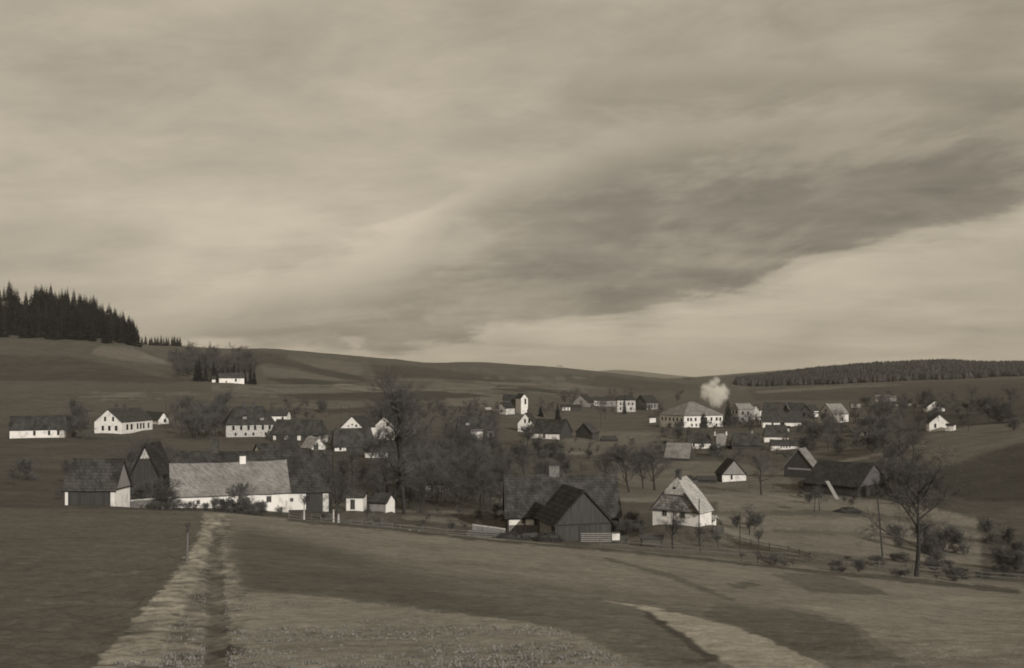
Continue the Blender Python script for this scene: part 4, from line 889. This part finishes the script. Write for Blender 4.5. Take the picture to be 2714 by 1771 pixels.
thick(27, 12, (1300, 1440, 1175, 1300), (45, 85), ['round', 'dense'], 'bare tree behind the left end of the mossy roof', 'bare trees behind the left end of the mossy roof', lo=190)
thick(28, 6, (350, 452, 1342, 1352), (50, 105), ['bush', 'fork'], 'dark shrub in front of the tall dark barn', 'shrubs in front of the tall dark barn', lo=130, hi=156)
thick(30, 18, (1730, 1900, 1145, 1215), (22, 40), ['round', 'bush'], 'small tree around the faded barn in the meadow', 'small trees around the faded barn')
thick(24, 12, (700, 900, 1165, 1190), (20, 36), ['round', 'bush'], 'small bare tree behind the long dark barn', 'small trees behind the long dark barn', lo=250)
for a in [(7, 26, (1050, 1330, 1078, 1112), (18, 40), 420), (8, 26, (1400, 1800, 1062, 1100), (20, 44), 450), (9, 16, (1850, 2030, 1122, 1152), (18, 34), 380), (18, 14, (980, 1130, 1075, 1125), (36, 60), 380),
          (26, 40, (985, 1350, 1110, 1205), (34, 62), 230), (29, 18, (690, 880, 1085, 1125), (22, 42), 380), (16, 80, (470, 672, 962, 1003), (30, 60), 640), (31, 24, (2320, 2640, 1060, 1100), (22, 40), 420), (32, 30, (1740, 2120, 1100, 1135), (18, 34), 420), (33, 26, (1760, 2110, 1185, 1225), (14, 30), 250), (34, 22, (1330, 1760, 1165, 1215), (14, 34), 250)]:
    stuff_trees(a[0], a[1], a[2], a[3], lo=a[4])
tag(STUFF.build('distant_trees', M['twig']), 'countless small bare trees between the far houses and on the far slopes', 'trees', kind='stuff')
# ------------------------------------------------------------------ spruce wood on the left hill (real trees on the rising ground)
def wood(seed, n, pxr, Dr, hr, label, group, keep=None):
    rg = random.Random(seed); k = 0; t_ = 0
    while k < n and t_ < n * 20:
        t_ += 1; px = rg.uniform(*pxr); D = rg.uniform(*Dr)
        if keep and not keep(px, D): continue
        x = (px - CX) * D / F; p = Vector((x, D, float(zt(px, D)) - 0.3)); plant('spruce', p, rg.uniform(*hr), label, group, rg, rg.uniform(1.35, 1.7)); k += 1
wood(3, 297, (-110, 372), (905, 1080), (17, 29), 'spruce of the dense wood crowning the left hill', 'spruces of the wood on the left hill', lambda px, D: (px > 90 or D < 960 or (px * 7.3) % 1 < 0.3) and px < 372 - (D - 905) * 0.12)
for i, (px, hp) in enumerate([(376, 26), (386, 31), (397, 24), (402, 27), (411, 30), (418, 28), (427, 33), (434, 28), (441, 30), (447, 29), (456, 31), (462, 33), (470, 30), (477, 32)]):
    D = 1580 - i * 4
    p = Vector(((px - CX) * D / F, D, float(zt(px, D)))); plant('spruce', p, (hp - 2) * D / F, 'spruce of the small isolated clump on the skyline right of the wood', 'small spruce clump on the skyline', RG, 1.5)
for px, py, hp in [(520, 985, 66), (528, 990, 74), (545, 985, 50), (566, 988, 62), (573, 990, 48), (590, 985, 50), (604, 988, 55), (620, 990, 60), (632, 988, 58), (648, 992, 52), (664, 995, 62), (674, 992, 48)]:
    D = 690; p = Vector(((px - CX) * D / F, D, float(zt(px, D)))); plant('spruce', p, hp * D / F, 'tall dark spruce behind the lonely hillside farmhouse', 'tall spruces behind the hillside farmhouse', RG, 0.9)
# far wood on the right hill: nobody could count it
def far_wood():
    rg = random.Random(11); m = MB()
    k = 0
    while k < 8500:
        px = 1930 + 1700 * rg.random() ** 1.5; D = 1615 + (rg.random()) * 530
        if px < 1950 + max(0, (D - 1700)) * 0.05: continue
        x = (px - CX) * D / F; z = float(TZ[int((math.log(D) - TL[0]) / (TL[1] - TL[0])), int((px - SP[0]) / 10)])
        h = rg.uniform(11, 14.5); r = rg.uniform(3.8, 6.0); a0 = rg.random() * 3; vs = []
        for j in range(5):
            a = a0 + j * 2 * math.pi / 5; q_ = rg.uniform(0.7, 1.2); vs.append((x + math.cos(a) * r * q_, D + math.sin(a) * r * q_, z + h * rg.uniform(0.1, 0.5)))
        vs.append((x + rg.uniform(-.5, .5), D, z + h)); b = [(x + math.cos(a0 + j * 1.2566) * r * .6, D + math.sin(a0 + j * 1.2566) * r * .6, z - 1) for j in range(5)]
        m.add(vs + b, [(j, (j + 1) % 5, 5) for j in range(5)] + [(6 + j, 6 + (j + 1) % 5, (j + 1) % 5, j) for j in range(5)]); k += 1
    tag(m.build('wood', M['wood']), 'dark wood covering the far right hill', 'wood', kind='stuff')
far_wood()
for px in (1815, 1822, 1829, 1478, 1484, 1490):
    D = 1600 if px > 1600 else 1600; p = Vector(((px - CX) * D / F, D, float(zt(px, D)))); plant('round', p, (9 if px > 1600 else 6) * D / F, 'tiny tree on the skyline between the hills', 'tiny skyline trees', RG, 1.5)

# ------------------------------------------------------------------ small things
def pole(name, label, cat, px, py, hpx, r=0.11, D=None, lean=0.0, arm=0, mt='darkpost', group=None):
    p = ray(px, py, D) if D else at(px, py); 
    if D: p.z = min(p.z, gz(p.x, p.y))
    hh_ = hpx * p.y / F; e = tag(empty(name, p), label, cat, group); m = MB(); m.tube((0, 0, -0.5), (lean * hh_, 0, hh_), r, r * 0.7, 8, True); m.build('pole', M[mt], e)
    for k in range(arm):
        z = hh_ - 0.5 - 0.5 * k; m = MB(); m.box((lean * z, 0, z), (1.5, 0.1, 0.1)); ca = m.build('crossarm', M[mt], e)
        for sx in (-0.6, 0.6):
            m = MB(); m.tube((lean * z + sx, 0, z + 0.05), (lean * z + sx, 0, z + 0.25), 0.05, 0.04, 6, True); m.build('insulator', M['frame'], ca)
    return e
pole('utility_pole', 'leaning wooden pole in the meadow at the right', 'pole', 2340, 1476, 165, 0.13, lean=-0.09)
pole('utility_pole', 'straight thin pole rising before the right farmhouse wall', 'pole', 1853, 1400, 128, 0.10, D=142)
pole('utility_pole', 'thin pole standing right of the right farmhouse', 'pole', 1961, 1452, 110, 0.07, D=138)
pole('utility_pole', 'telegraph pole behind the right end of the long white house', 'pole', 440, 1120, 62, 0.16, D=420, arm=2)
pole('utility_pole', 'telegraph pole over the brown thicket', 'pole', 581, 1110, 55, 0.16, D=440, arm=2)
pole('utility_pole', 'telegraph pole right of the timbered house', 'pole', 757, 1112, 50, 0.16, D=440, arm=2)
pole('utility_pole', 'left one of two telegraph poles above the white triangular gable', 'pole', 904, 1125, 68, 0.16, D=430, arm=2)
pole('utility_pole', 'right one of two telegraph poles above the white triangular gable', 'pole', 926, 1125, 68, 0.16, D=435, arm=2)
pole('utility_pole', 'telegraph pole at the left above the bare trees', 'pole', 205, 1110, 60, 0.16, D=430, arm=2)
pole('utility_pole', 'distant pole in the meadow left of the school', 'pole', 1592, 1125, 40, 0.14, D=520)
# wooden marker post beside the track
p = at(496, 1490); e = tag(empty('marker_post', p), 'short wooden post with a dark boxed head beside the cart track', 'post')
pmk = p.y / F; m = MB(); m.tube((0, 0, -0.4), (0.02, 0, 78 * pmk), 0.085, 0.07, 8, True); m.build('post', M['post'], e)
m = MB(); m.tube((0.02, 0, 78 * pmk), (0.02, 0, 86 * pmk), 0.10, 0.10, 8, True); m.tube((0.02, 0, 90 * pmk), (0.02, 0, 92 * pmk), 0.03, 0.03, 6, True); m.tube((0.02, 0, 86 * pmk), (0.02, 0, 94 * pmk), 0.06, 0.06, 6, True); m.box((0.02, 0, 98 * pmk), (0.26, 0.2, 8 * pmk)); m.build('head', M['darkpost'], e)
# limewashed trunks / pillars by the long dark barn
for px, py, hp, lb in [(884, 1378, 40, 'left one of two short whitewashed posts under the crooked tree'), (897, 1382, 30, 'right one of two short whitewashed posts under the crooked tree'), (806, 1378, 30, 'single whitewashed post before the white barn wall')]:
    pole('whitewashed_post', lb, 'post', px, py, hp, 0.16, D=146, mt='limewash')
# low stone garden wall
def strip_wall(name, label, pts, D, h, mt, cop=None, thk=0.5):
    w_ = [ray(a, b, D) for a, b in pts]; e = tag(empty(name, w_[0]), label, 'wall'); m = MB(); c = MB()
    for a, b in zip(w_, w_[1:]):
        A = a - w_[0]; B_ = b - w_[0]; d = (B_ - A); n = Vector((-d.y, d.x, 0)).normalized() * thk / 2
        for mm, z0, z1, k in ((m, -1.8, h, 1.0), (c, h + 0.005, h + 0.14, 1.25)):
            vs = [q_ + n * s_ * k + Vector((0, 0, z)) for z in (z0, z1) for q_ in (A, B_) for s_ in (-1, 1)]
            mm.add(vs, [(0, 1, 3, 2), (4, 6, 7, 5), (0, 4, 5, 1), (2, 3, 7, 6), (0, 2, 6, 4), (1, 5, 7, 3)])
    m.build('masonry', M[mt], e)
    if cop: c.build('coping', M[cop], e)
strip_wall('stone_wall', 'low stone garden wall with a pale coping left of the pale roofed farmhouse', [(348, 1346), (402, 1342), (456, 1338)], 150, 1.05, 'stone', 'offwhite')
strip_wall('stone_wall', 'stone wall with a pale top at the left of the great old farmhouse', [(1252, 1408), (1298, 1414), (1340, 1420)], 146, 0.9, 'stone', 'rock')
# fences
def fence(label, pts, D, h, step, mt='post', rails=2, lo=None, name='wooden_fence'):
    W_ = [Vector(((a - CX) * (D if not isinstance(D, list) else D[i]) / F, (D if not isinstance(D, list) else D[i]), 0)) for i, a in enumerate(pts)]
    e = tag(empty(name, (W_[0].x, W_[0].y, gz(W_[0].x, W_[0].y))), label, 'fence'); O = e.location.copy(); top = []
    rg = random.Random(label); Q = []
    for a, b in zip(W_, W_[1:]):
        n = max(1, int((b - a).length / step))
        for i in range(n): Q.append(a.lerp(b, i / n))
    Q.append(W_[-1]); G_ = [Vector((q_.x, q_.y, gz(q_.x, q_.y))) - O for q_ in Q]
    for g in G_:
        m = MB(); hh_ = h * rg.uniform(0.95, 1.15); m.tube(g + Vector((0, 0, -0.5)), g + Vector((rg.uniform(-.06, .06), 0, hh_)), 0.075, 0.065, 6, True); m.build('post', M[mt], e)
    for k in range(rails):
        m = MB(); z = h * (0.9 - 0.42 * k)
        for a, b in zip(G_, G_[1:]): m.tube(a + Vector((0, -0.09, z + rg.uniform(-.05, .05))), b + Vector((0, -0.09, z + rg.uniform(-.05, .05))), 0.045, 0.04, 5, True)
        m.build('rail', M[mt], e)
fence('post and rail fence along the lower edge of the field, right', [1590, 1740, 1930, 2140, 2330, 2600, 2800], [128, 130, 131, 130, 128, 126, 124], 1.15, 3.2)
fence('second thin fence curving across the meadow below the right farmhouse', [1870, 1990, 2090, 2150], [150, 146, 141, 134], 1.0, 3.0)
fence('low fence along the field edge left of the great old farmhouse', [850, 1000, 1120, 1250], [134, 135, 136, 137], 0.9, 2.8)
fence('short garden fence between the whitewashed post and the dark barn door', [765, 800, 850], [150, 150, 150], 1.0, 1.2, rails=3)
fence('garden fence around the small white outbuilding', [900, 960, 1040], [148, 148, 149], 1.0, 1.6, rails=3)
# slatted gate before the boarded wing
p = ray(1540, 1440, 141); p.z = gz(p.x, p.y); e = tag(empty('slatted_gate', p), 'pale slatted gate before the boarded wing of the great old farmhouse', 'gate')
for i in range(2):
    m = MB(); m.box((i * 4.3, 0, 0.7), (0.16, 0.16, 1.9)); m.build('post', M['darkpost'], e)
for i in range(5):
    m = MB(); m.box((2.15, -0.11, 0.25 + i * 0.28), (4.4, 0.05, 0.13)); m.build('slat', M['pale_board'], e)
# white hive box
p = ray(1632, 1424, 144); p.z = gz(p.x, p.y); e = tag(empty('hive_box', p), 'small white box on legs at the corner of the boarded wing', 'box')
m = MB(); m.box((0, 0, 0.95), (1.1, 0.8, 1.0)); m.build('body', M['white'], e)
m = MB(); m.box((0, 0, 1.49), (1.3, 1.0, 0.07)); m.build('lid', M['board'], e)
for sx in (-1, 1):
    for sy in (-1, 1): m = MB(); m.box((sx * 0.45, sy * 0.3, 0.1), (0.08, 0.08, 0.7)); m.build('leg', M['darkpost'], e)
# roofed rack in the meadow
p = ray(1727, 1446, 139); p.z = gz(p.x, p.y); e = tag(empty('roofed_rack', p), 'small roofed rack on thin legs standing in the meadow', 'rack')
m = MB(); m.add([(-1.6, -0.75, 1.25), (1.6, -0.75, 1.25), (1.6, 0.75, 1.25), (-1.6, 0.75, 1.25), (-1.75, 0, 1.75), (1.75, 0, 1.75), (-1.6, -0.7, 1.1), (1.6, -0.7, 1.1), (1.6, 0.7, 1.1), (-1.6, 0.7, 1.1)],
    [(0, 1, 5, 4), (2, 3, 4, 5), (0, 4, 3), (1, 2, 5), (6, 9, 8, 7), (0, 6, 7, 1), (1, 7, 8, 2), (2, 8, 9, 3), (3, 9, 6, 0)]); m.build('roof', M['dark_board'], e)
m = MB(); m.box((0, 0, 0.45), (2.9, 0.9, 0.12)); m.box((0, -0.45, 0.6), (2.9, 0.06, 0.25)); m.build('shelf', M['board'], e)
for sx in (-1, 1):
    for sy in (-1, 1): m = MB(); m.box((sx * 1.4, sy * 0.5, 0.3), (0.1, 0.1, 1.7)); m.build('leg', M['darkpost'], e)
# stacked timber left of the great old farmhouse
p = ray(1290, 1418, 143); p.z = gz(p.x, p.y); e = tag(empty('timber_stack', p), 'stack of long timbers slanting beside the great old farmhouse', 'timber')
rg = random.Random(4)
for i in range(3):
    for j in range(6 - i):
        m = MB(); y = -0.75 + j * 0.3 + i * 0.15; z = 0.25 + i * 0.26; m.tube((-2.8 + rg.uniform(-.2, .2), y, z + 0.35), (2.8 + rg.uniform(-.2, .2), y, z), 0.14, 0.12, 7, True); m.build('log', M['post'], e)
m = MB(); m.box((-1.8, 0, 0.05), (0.2, 2.0, 0.9)); m.box((1.8, 0, 0.0), (0.2, 2.0, 0.35)); m.build('bearer', M['darkpost'], e)
# rounded brush heaps beside the farmhouse door
def heap(label, px, py, D, rx, h, mt, name='brush_heap', cat='heap'):
    p = ray(px, py, D); p.z = gz(p.x, p.y); rg = random.Random(label); m = MB()
    for i in range(420):
        a = rg.uniform(0, 6.28); r_ = math.sqrt(rg.random()) * rx; z = h * (1 - (r_ / rx) ** 2) * rg.uniform(0.5, 1)
        c = Vector((math.cos(a) * r_, math.sin(a) * r_ * 0.6, z)); d = Vector((rg.gauss(0, 1), rg.gauss(0, 1), rg.gauss(0, .35))).normalized() * rg.uniform(0.2, 0.6); m.tube(c - d, c + d, 0.035, 0.02, 4)
    n = 14; vs = [(math.cos(6.283 * i / n) * rx, math.sin(6.283 * i / n) * rx * .6, -0.4) for i in range(n)] + [(math.cos(6.283 * i / n) * rx * .6, math.sin(6.283 * i / n) * rx * .36, h * .6) for i in range(n)] + [(0, 0, h * .85)]
    m.add(vs, [(i, (i + 1) % n, n + (i + 1) % n, n + i) for i in range(n)] + [(n + i, n + (i + 1) % n, 2 * n) for i in range(n)])
    o = m.build(name, M[mt]); o.location = p; return tag(o, label, cat)
heap('dark brushwood heap at the dark doorway of the great old farmhouse', 1455, 1436, 143, 2.2, 1.5, 'dark_board')
heap('dark brushwood heap below the timber stack', 1352, 1424, 140, 2.4, 1.3, 'dark_board')
heap('small dark heap in the meadow right of the plain faded barn', 1826, 1228, 280, 2.6, 1.4, 'dark_board')
heap('low brushwood heap in the meadow right of the two thin trees', 2248, 1358, 200, 3.0, 1.2, 'dark_board')
# pale leaning plank on the barn
p = ray(2214, 1302, 226); p.z = gz(p.x, p.y); m = MB(); m.add([(0, 0, 0), (0.9, 0, 0), (0.9, .12, 0), (0, .12, 0), (-1.5, 2.6, 3.9), (-0.6, 2.6, 3.9), (-0.6, 2.72, 3.9), (-1.5, 2.72, 3.9)], [(0, 1, 5, 4), (2, 3, 7, 6), (0, 4, 7, 3), (1, 2, 6, 5), (4, 5, 6, 7), (0, 3, 2, 1)])
o = m.build('leaning_boards', M['pale_board']); o.location = p; tag(o, 'strip of pale boards leaning against the great dark barn', 'boards')
pt(1010, 1356, 34, 'bush', 'bush growing before the slanting roofed shed', D=150, wide=1.2, var=1)
pt(975, 1372, 60, 'fork', 'thin sapling before the small white outbuilding', D=150, var=2)
# clutter in the yards
fence('pale picket fence glimpsed inside the thicket', [1108, 1150, 1195], [232, 232, 232], 1.3, 0.5, mt='limewash', rails=2, name='picket_fence')
fence('fence of the meadow below the long low barn', [1400, 1480, 1560, 1640], [352, 350, 348, 350], 1.1, 3.0, mt='darkpost')
fence('fence between the solitary cottage and the great dark barn', [1985, 2050, 2100], [246, 244, 240], 1.1, 2.5, mt='darkpost')
fence('fence before the bank of the long white house', [235, 300, 360, 420], [352, 350, 350, 352], 1.1, 2.5, mt='darkpost')
def woodpile(label, px, py, D, n=5, L_=1.1):
    p = ray(px, py, D); p.z = gz(p.x, p.y); e = tag(empty('woodpile', p), label, 'woodpile'); rg = random.Random(label)
    for i in range(n):
        for j in range(4):
            m = MB(); x = -n * 0.14 + i * 0.28 + (j % 2) * 0.1; z = 0.14 + j * 0.25; r = rg.uniform(0.10, 0.14); m.tube((x, -L_ / 2, z), (x + rg.uniform(-.03, .03), L_ / 2, z), r, r * 0.9, 7, True); m.build('log', M['post'], e)
woodpile('low woodpile against the wall right of the dark barn door', 866, 1362, 158, 7)
woodpile('small woodpile by the small white outbuilding', 1002, 1362, 160, 6)
woodpile('small woodpile at the right foot of the boarded wing', 1652, 1432, 146, 6)
woodpile('woodpile beside the white lean-to of the right farmhouse', 1905, 1402, 150, 6)
woodpile('woodpile left of the solitary cottage shed', 1838, 1286, 262, 9)
# cart left of the great old farmhouse
p = ray(1408, 1436, 144); p.z = gz(p.x, p.y); e = tag(empty('hand_cart', p, 0.3), 'wooden cart standing before the white wall of the great old farmhouse', 'cart')
m = MB(); m.box((0, 0, 0.75), (2.4, 1.1, 0.08)); m.build('bed', M['board'], e)
for sy in (-1, 1):
    m = MB(); m.box((0, sy * 0.55, 0.98), (2.4, 0.05, 0.35)); m.build('side_board', M['old_board'], e)
    for x in (-0.8, 0.8):
        m = MB(); n = 14; r = 0.5
        for i in range(n):
            a, b = 2 * math.pi * i / n, 2 * math.pi * (i + 1) / n; m.tube((x + r * math.cos(a), sy * 0.68, 0.5 + r * math.sin(a)), (x + r * math.cos(b), sy * 0.68, 0.5 + r * math.sin(b)), 0.045, 0.045, 5)
            if i % 2 == 0: m.tube((x, sy * 0.68, 0.5), (x + r * math.cos(a), sy * 0.68, 0.5 + r * math.sin(a)), 0.03, 0.03, 4)
        m.build('wheel', M['darkpost'], e)
m = MB(); m.tube((1.2, 0, 0.7), (2.9, 0, 0.25), 0.05, 0.04, 6, True); m.build('shaft', M['post'], e)
# pale stones on the field edge
for px, py, lb in [(1087, 1408, 'left one of two small white stones at the field edge'), (1109, 1409, 'right one of two small white stones at the field edge')]:
    p = ray(px, py, 133); p.z = gz(p.x, p.y) + 0.1; rg = random.Random(px); bm = bmesh.new(); bmesh.ops.create_icosphere(bm, subdivisions=2, radius=0.28)
    for v in bm.verts: v.co *= rg.uniform(0.8, 1.15); v.co.z *= 0.7
    me = bpy.data.meshes.new('white_stone'); bm.to_mesh(me); bm.free(); me.materials.append(M['white']); o = bpy.data.objects.new('white_stone', me); COL.objects.link(o); o.location = p; tag(o, lb, 'stone')
# tufts of dry grass and stones on the verges (nobody could count them)
def tufts():
    rg = random.Random(8); m = MB(); st = MB()
    def one(px, D, h, k):
        x = (px - CX) * D / F; z = float(zt(px, D)) - 0.03
        for j in range(k):
            a = rg.uniform(0, 6.28); d = rg.uniform(0, 0.10); l = h * rg.uniform(.5, 1); bx, by = x + math.cos(a) * d, D + math.sin(a) * d; tx = bx + math.cos(a) * l * .7; ty = by + math.sin(a) * l * .7; wv = 0.012 + D * 0.0003
            m.add([(bx - wv * math.sin(a), by + wv * math.cos(a), z), (bx + wv * math.sin(a), by - wv * math.cos(a), z), (tx, ty, z + l)], [(0, 1, 2)])
    pol = [np.array(q_) for q_ in ([(620, 1567), (1060, 1606), (1500, 1668), (1700, 1771), (300, 1771), (395, 1594), (512, 1447), (545, 1366), (600, 1366), (606, 1450)],)]
    for poly, n in zip(pol, (12000,)):
        x0, y0 = poly.min(0); x1, y1 = poly.max(0); k = 0
        while k < n:
            px = rg.uniform(x0, x1); py = y0 + (y1 - y0) * rg.random() ** 0.7
            if inpoly(np.array([px]), np.array([py]), [tuple(q_) for q_ in poly])[0]:
                if inpoly(np.array([px]), np.array([py]), rut)[0]: k += 1; continue
                D = TAB(px, py)
                if vnoise(np.array([px / 9.0]), np.array([D * 1.7]), 3)[0] > 0.30: one(px, D, rg.uniform(0.03, 0.085), 4)
            k += 1
    tag(m.build('grass_tufts', M['grassm']), 'dry grass tufts on the track verges and the near strip', 'grass', kind='stuff')
_tb = {}
def TAB(px, py):
    k = (int(px / 60), int(py / 2))
    if k not in _tb: _tb[k] = hit(k[0] * 60 + 30, k[1] * 2 + 1, 10, 135)
    return _tb[k] * random.uniform(0.99, 1.01)
tufts()
# ------------------------------------------------------------------ smoke puff behind the school
def smoke():
    p = ray(1893, 1042, 620); k = 620 / F; bm = bmesh.new(); bmesh.ops.create_icosphere(bm, subdivisions=4, radius=46 * k)
    rg = random.Random(3)
    me = bpy.data.meshes.new('smoke_puff'); bm.to_mesh(me); bm.free(); o = bpy.data.objects.new('smoke_puff', me); COL.objects.link(o); o.location = p; o.scale = (1, 0.7, 1)
    m = bpy.data.materials.new('steam'); m.use_nodes = True; t = m.node_tree; t.nodes.clear(); E.t = t
    ou = t.nodes.new('ShaderNodeOutputMaterial'); pv = t.nodes.new('ShaderNodeVolumePrincipled'); t.links.new(pv.outputs[0], ou.inputs['Volume'])
    pv.inputs['Color'].default_value = (0.99, 0.97, 0.93, 1); tcn = t.nodes.new('ShaderNodeTexCoord'); f = None
    for (x, z, r) in [(4, -4, 30), (-14, 10, 20), (14, -2, 27), (-4, 24, 15), (5, 33, 12), (20, 8, 19), (-22, -2, 17), (4, -20, 22), (-27, 16, 11), (26, -10, 14)]:
        d = t.nodes.new('ShaderNodeVectorMath'); d.operation = 'DISTANCE'; t.links.new(tcn.outputs['Object'], d.inputs[0]); d.inputs[1].default_value = (x * k, (x % 4 - 2) * 0.6, z * k)
        e = 1.0 - E(d.outputs['Value']) / (r * k * 1.25); e = E.m('MAXIMUM', e, 0.0); f = e if f is None else E.m('MAXIMUM', f, e)
    nz = noise(tcn.outputs['Object'], 0.32, 6, 0.62)
    g = f * 1.2 + (nz - 0.5) * 1.5
    t.links.new((smooth(g, 0.16, 0.80) * smooth(f, 0.0, 0.2) * 0.32).s, pv.inputs['Density'])
    me.materials.append(m); tag(o, 'pale puff of smoke drifting behind the biggest building', 'smoke', kind='stuff')
smoke()
# ------------------------------------------------------------------ haze
def haze():
    x, y0, y1, z0, z1 = 9500, -60, 15800, -75, 160
    m = MB(); m.box((0, (y0 + y1) / 2, (z0 + z1) / 2), (2 * x, y1 - y0, z1 - z0)); 
    mt_ = bpy.data.materials.new('haze_air'); mt_.use_nodes = True; t = mt_.node_tree; t.nodes.clear(); ou = t.nodes.new('ShaderNodeOutputMaterial'); pv = t.nodes.new('ShaderNodeVolumePrincipled')
    pv.inputs['Color'].default_value = (1.0, 0.95, 0.84, 1); pv.inputs['Density'].default_value = HAZE; pv.inputs['Anisotropy'].default_value = 0.3; t.links.new(pv.outputs[0], ou.inputs['Volume'])
    M['haze'] = mt_; o = m.build('haze', mt_); tag(o, kind='stuff')
HAZE = 5e-5
haze()
print('OBJECTS', len(bpy.data.objects))
